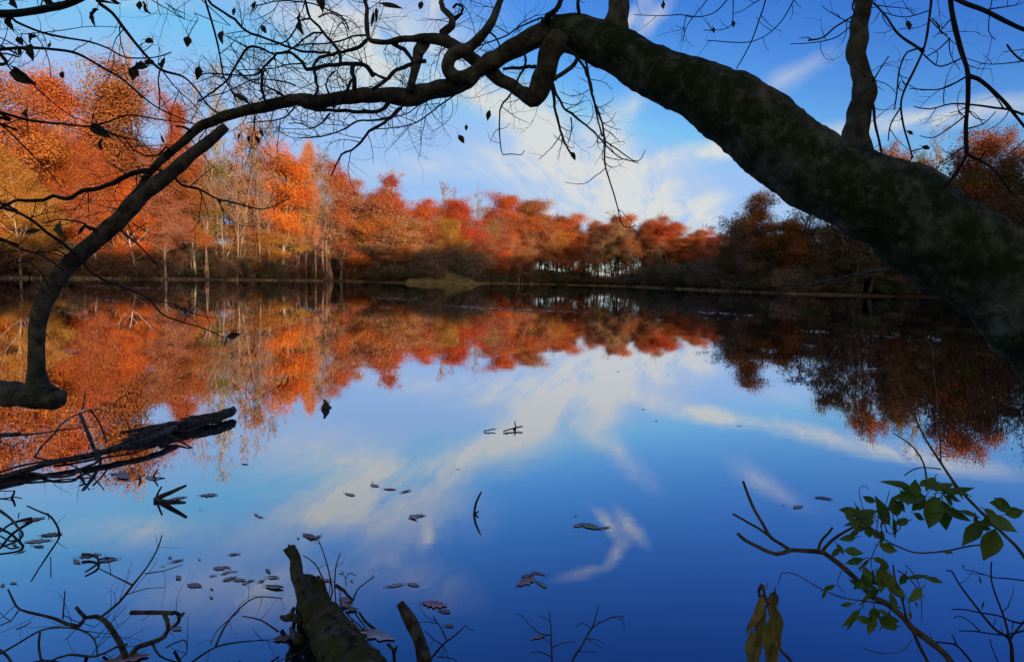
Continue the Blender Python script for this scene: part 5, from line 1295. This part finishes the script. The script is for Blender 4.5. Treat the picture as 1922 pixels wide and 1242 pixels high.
# the sky away from the sun is deepened as a polariser does; the unseen half behind the viewer is brightened and warmed to light the foreground
for i, (pw, k, mxv) in enumerate([(2.75, 20.0, 2.25), (2.1, 8.1, 2.75), (1.0, 2.95, 3.0)]):
    v = mth('MINIMUM', sp.outputs[i], mxv)
    v = mth('MULTIPLY', v, .1)
    v = mth('POWER', v, pw)
    v = mth('MULTIPLY', v, k * 10)
    lk(v, cc.inputs[i])
fr_ = N(nt, 'MapRange'); fr_.interpolation_type = 'SMOOTHSTEP'; fr_.inputs[1].default_value = -.45; fr_.inputs[2].default_value = .25; lk(dv.outputs[1], fr_.inputs[0])
boosted = N(nt, 'MixRGB', blend_type='MULTIPLY', i_0=1.0, i_Color2=(2.3, 2.1, 1.9, 1)); lk(sky.outputs[0], boosted.inputs[1])
skm = N(nt, 'MixRGB'); lk(fr_.outputs[0], skm.inputs[0]); lk(boosted.outputs[0], skm.inputs[1]); lk(cc.outputs[0], skm.inputs[2])
yy = mth('MAXIMUM', dv.outputs[1], .02)
gxn = mth('DIVIDE', dv.outputs[0], yy); gzn = mth('DIVIDE', dv.outputs[2], yy)
vec = N(nt, 'CombineXYZ'); lk(gxn, vec.inputs[0]); lk(gzn, vec.inputs[1])
# feathering
wn = noisetex(nt, vec.outputs[0], 4.5, 6, .62)
wv_ = N(nt, 'VectorMath', operation='SUBTRACT'); lk(wn.outputs['Color'], wv_.inputs[0]); wv_.inputs[1].default_value = (.5, .5, .5)
ws = N(nt, 'VectorMath', operation='MULTIPLY'); lk(wv_.outputs[0], ws.inputs[0]); ws.inputs[1].default_value = (.10, .05, 0)
wa = N(nt, 'VectorMath', operation='ADD'); lk(vec.outputs[0], wa.inputs[0]); lk(ws.outputs[0], wa.inputs[1])


def gdir(px, py):
    d = ray(px, py)
    hor = ray(px, 501 + .0243 * px)
    return d.x / d.y, (d.z / d.y)


STREAKS = [(100, 500, 1850, 545, 52, .9), (500, 120, 900, 50, 80, .55), (470, 175, 820, 150, 60, .35), (590, 30, 780, 5, 60, .4), (1070, 285, 690, 55, 42, .5), (1010, 235, 560, 60, 24, .3), (900, 170, 1150, 330, 75, .55), (1000, 290, 1350, 420, 75, .85), (850, 300, 1100, 345, 45, .35),
           (1190, 318, 1430, 268, 20, .6), (1130, 190, 1200, 330, 36, .4), (1500, 262, 1990, 190, 24, .6), (1185, 75, 1260, -5, 16, .5), (1390, 190, 1580, 105, 24, .22), (640, 330, 1000, 300, 30, .3), (700, 420, 1450, 400, 50, .5),
           (380, -30, 720, 80, 60, .45), (60, -40, 420, -15, 40, .35), (1105, 262, 1245, 128, 26, .4), (1240, 290, 1640, 245, 18, .4), (1140, 75, 1215, 5, 15, .5), (1222, 8, 1185, -55, 16, .48), (1185, -55, 1075, -92, 14, .36), (812, 36, 798, -45, 14, .4),
           (180, -165, 720, -115, 90, .32), (690, -50, 910, -140, 60, .28), (1440, 330, 1800, 300, 20, .25)]
acc = None
for (x0, y0, x1, y1, w, wt) in STREAKS:
    a, b = gdir(x0, y0), gdir(x1, y1)
    L = math.hypot(b[0] - a[0], b[1] - a[1]); ang = math.atan2(b[1] - a[1], b[0] - a[0])
    mp = N(nt, 'Mapping', vector_type='TEXTURE')
    mp.inputs['Location'].default_value = ((a[0] + b[0]) / 2, (a[1] + b[1]) / 2, 0); mp.inputs['Rotation'].default_value = (0, 0, ang); mp.inputs['Scale'].default_value = (L * .72, w / F * 1.35, 1)
    lk(wa.outputs[0], mp.inputs[0])
    gr = N(nt, 'TexGradient', gradient_type='SPHERICAL'); lk(mp.outputs[0], gr.inputs[0])
    s = mth('POWER', gr.outputs['Fac'], 1.35); s = mth('MULTIPLY', s, wt * 1.5)
    acc = s if acc is None else mth('ADD', acc, s)
# long fibres lying in one high layer of air, so that they run together towards the horizon
zz = mth('ADD', mth('MAXIMUM', dv.outputs[2], 0), .07)
pv = N(nt, 'CombineXYZ'); lk(mth('DIVIDE', dv.outputs[0], zz), pv.inputs[0]); lk(mth('DIVIDE', dv.outputs[1], zz), pv.inputs[1])
pa = N(nt, 'VectorMath', operation='MULTIPLY'); lk(wv_.outputs[0], pa.inputs[0]); pa.inputs[1].default_value = (.5, .5, 0)
pb = N(nt, 'VectorMath', operation='ADD'); lk(pv.outputs[0], pb.inputs[0]); lk(pa.outputs[0], pb.inputs[1])
fm = N(nt, 'Mapping', vector_type='TEXTURE'); fm.inputs['Rotation'].default_value = (0, 0, R(-14)); fm.inputs['Scale'].default_value = (.42, 2.6, 1); lk(pb.outputs[0], fm.inputs[0])
fn = noisetex(nt, fm.outputs[0], 1.7, 7, .62)
fr = N(nt, 'MapRange'); fr.inputs[1].default_value = .36; fr.inputs[2].default_value = .64; fr.inputs[3].default_value = .2; fr.inputs[4].default_value = 1.65; lk(fn.outputs[0], fr.inputs[0])
dens = mth('MULTIPLY', acc, fr.outputs[0]); dens = mth('MULTIPLY', dens, .92); dens = mth('MINIMUM', dens, .88)
front = mth('GREATER_THAN', dv.outputs[1], .03); dens = mth('MULTIPLY', dens, front)
mx = N(nt, 'MixRGB', i_Color2=(7.3, 7.35, 7.0, 1)); lk(dens, mx.inputs[0]); lk(skm.outputs[0], mx.inputs[1])
lk(mx.outputs[0], bg.inputs[0])

sl = bpy.data.lights.new('sun', 'SUN'); sl.energy = 4.9; sl.angle = R(.5); sl.color = (1, .81, .60)
so = bpy.data.objects.new('sun', sl); COL.objects.link(so)
S = Vector((sh[0] * math.cos(SUN_EL), sh[1] * math.cos(SUN_EL), math.sin(SUN_EL)))
so.rotation_euler = (-S).to_track_quat('-Z', 'Y').to_euler()
so.location = (60, -40, 60)

# ------------------------------------------------------------------ camera and render settings
cd = bpy.data.cameras.new('camera'); cd.sensor_width = 36; cd.lens = F / 1922 * 36; cd.clip_end = 9000; cd.clip_start = .05
co = bpy.data.objects.new('camera', cd); COL.objects.link(co)
co.matrix_world = Matrix(((rt.x, up.x, -fw.x, CAM.x), (rt.y, up.y, -fw.y, CAM.y), (rt.z, up.z, -fw.z, CAM.z), (0, 0, 0, 1)))
SC.camera = co
SC.render.engine = 'CYCLES'
SC.cycles.max_bounces = 6; SC.cycles.diffuse_bounces = 3; SC.cycles.glossy_bounces = 3; SC.cycles.transparent_max_bounces = 4
SC.cycles.use_denoising = True
SC.view_settings.view_transform = 'Standard'; SC.view_settings.look = 'None'; SC.view_settings.exposure = 0; SC.view_settings.gamma = 1
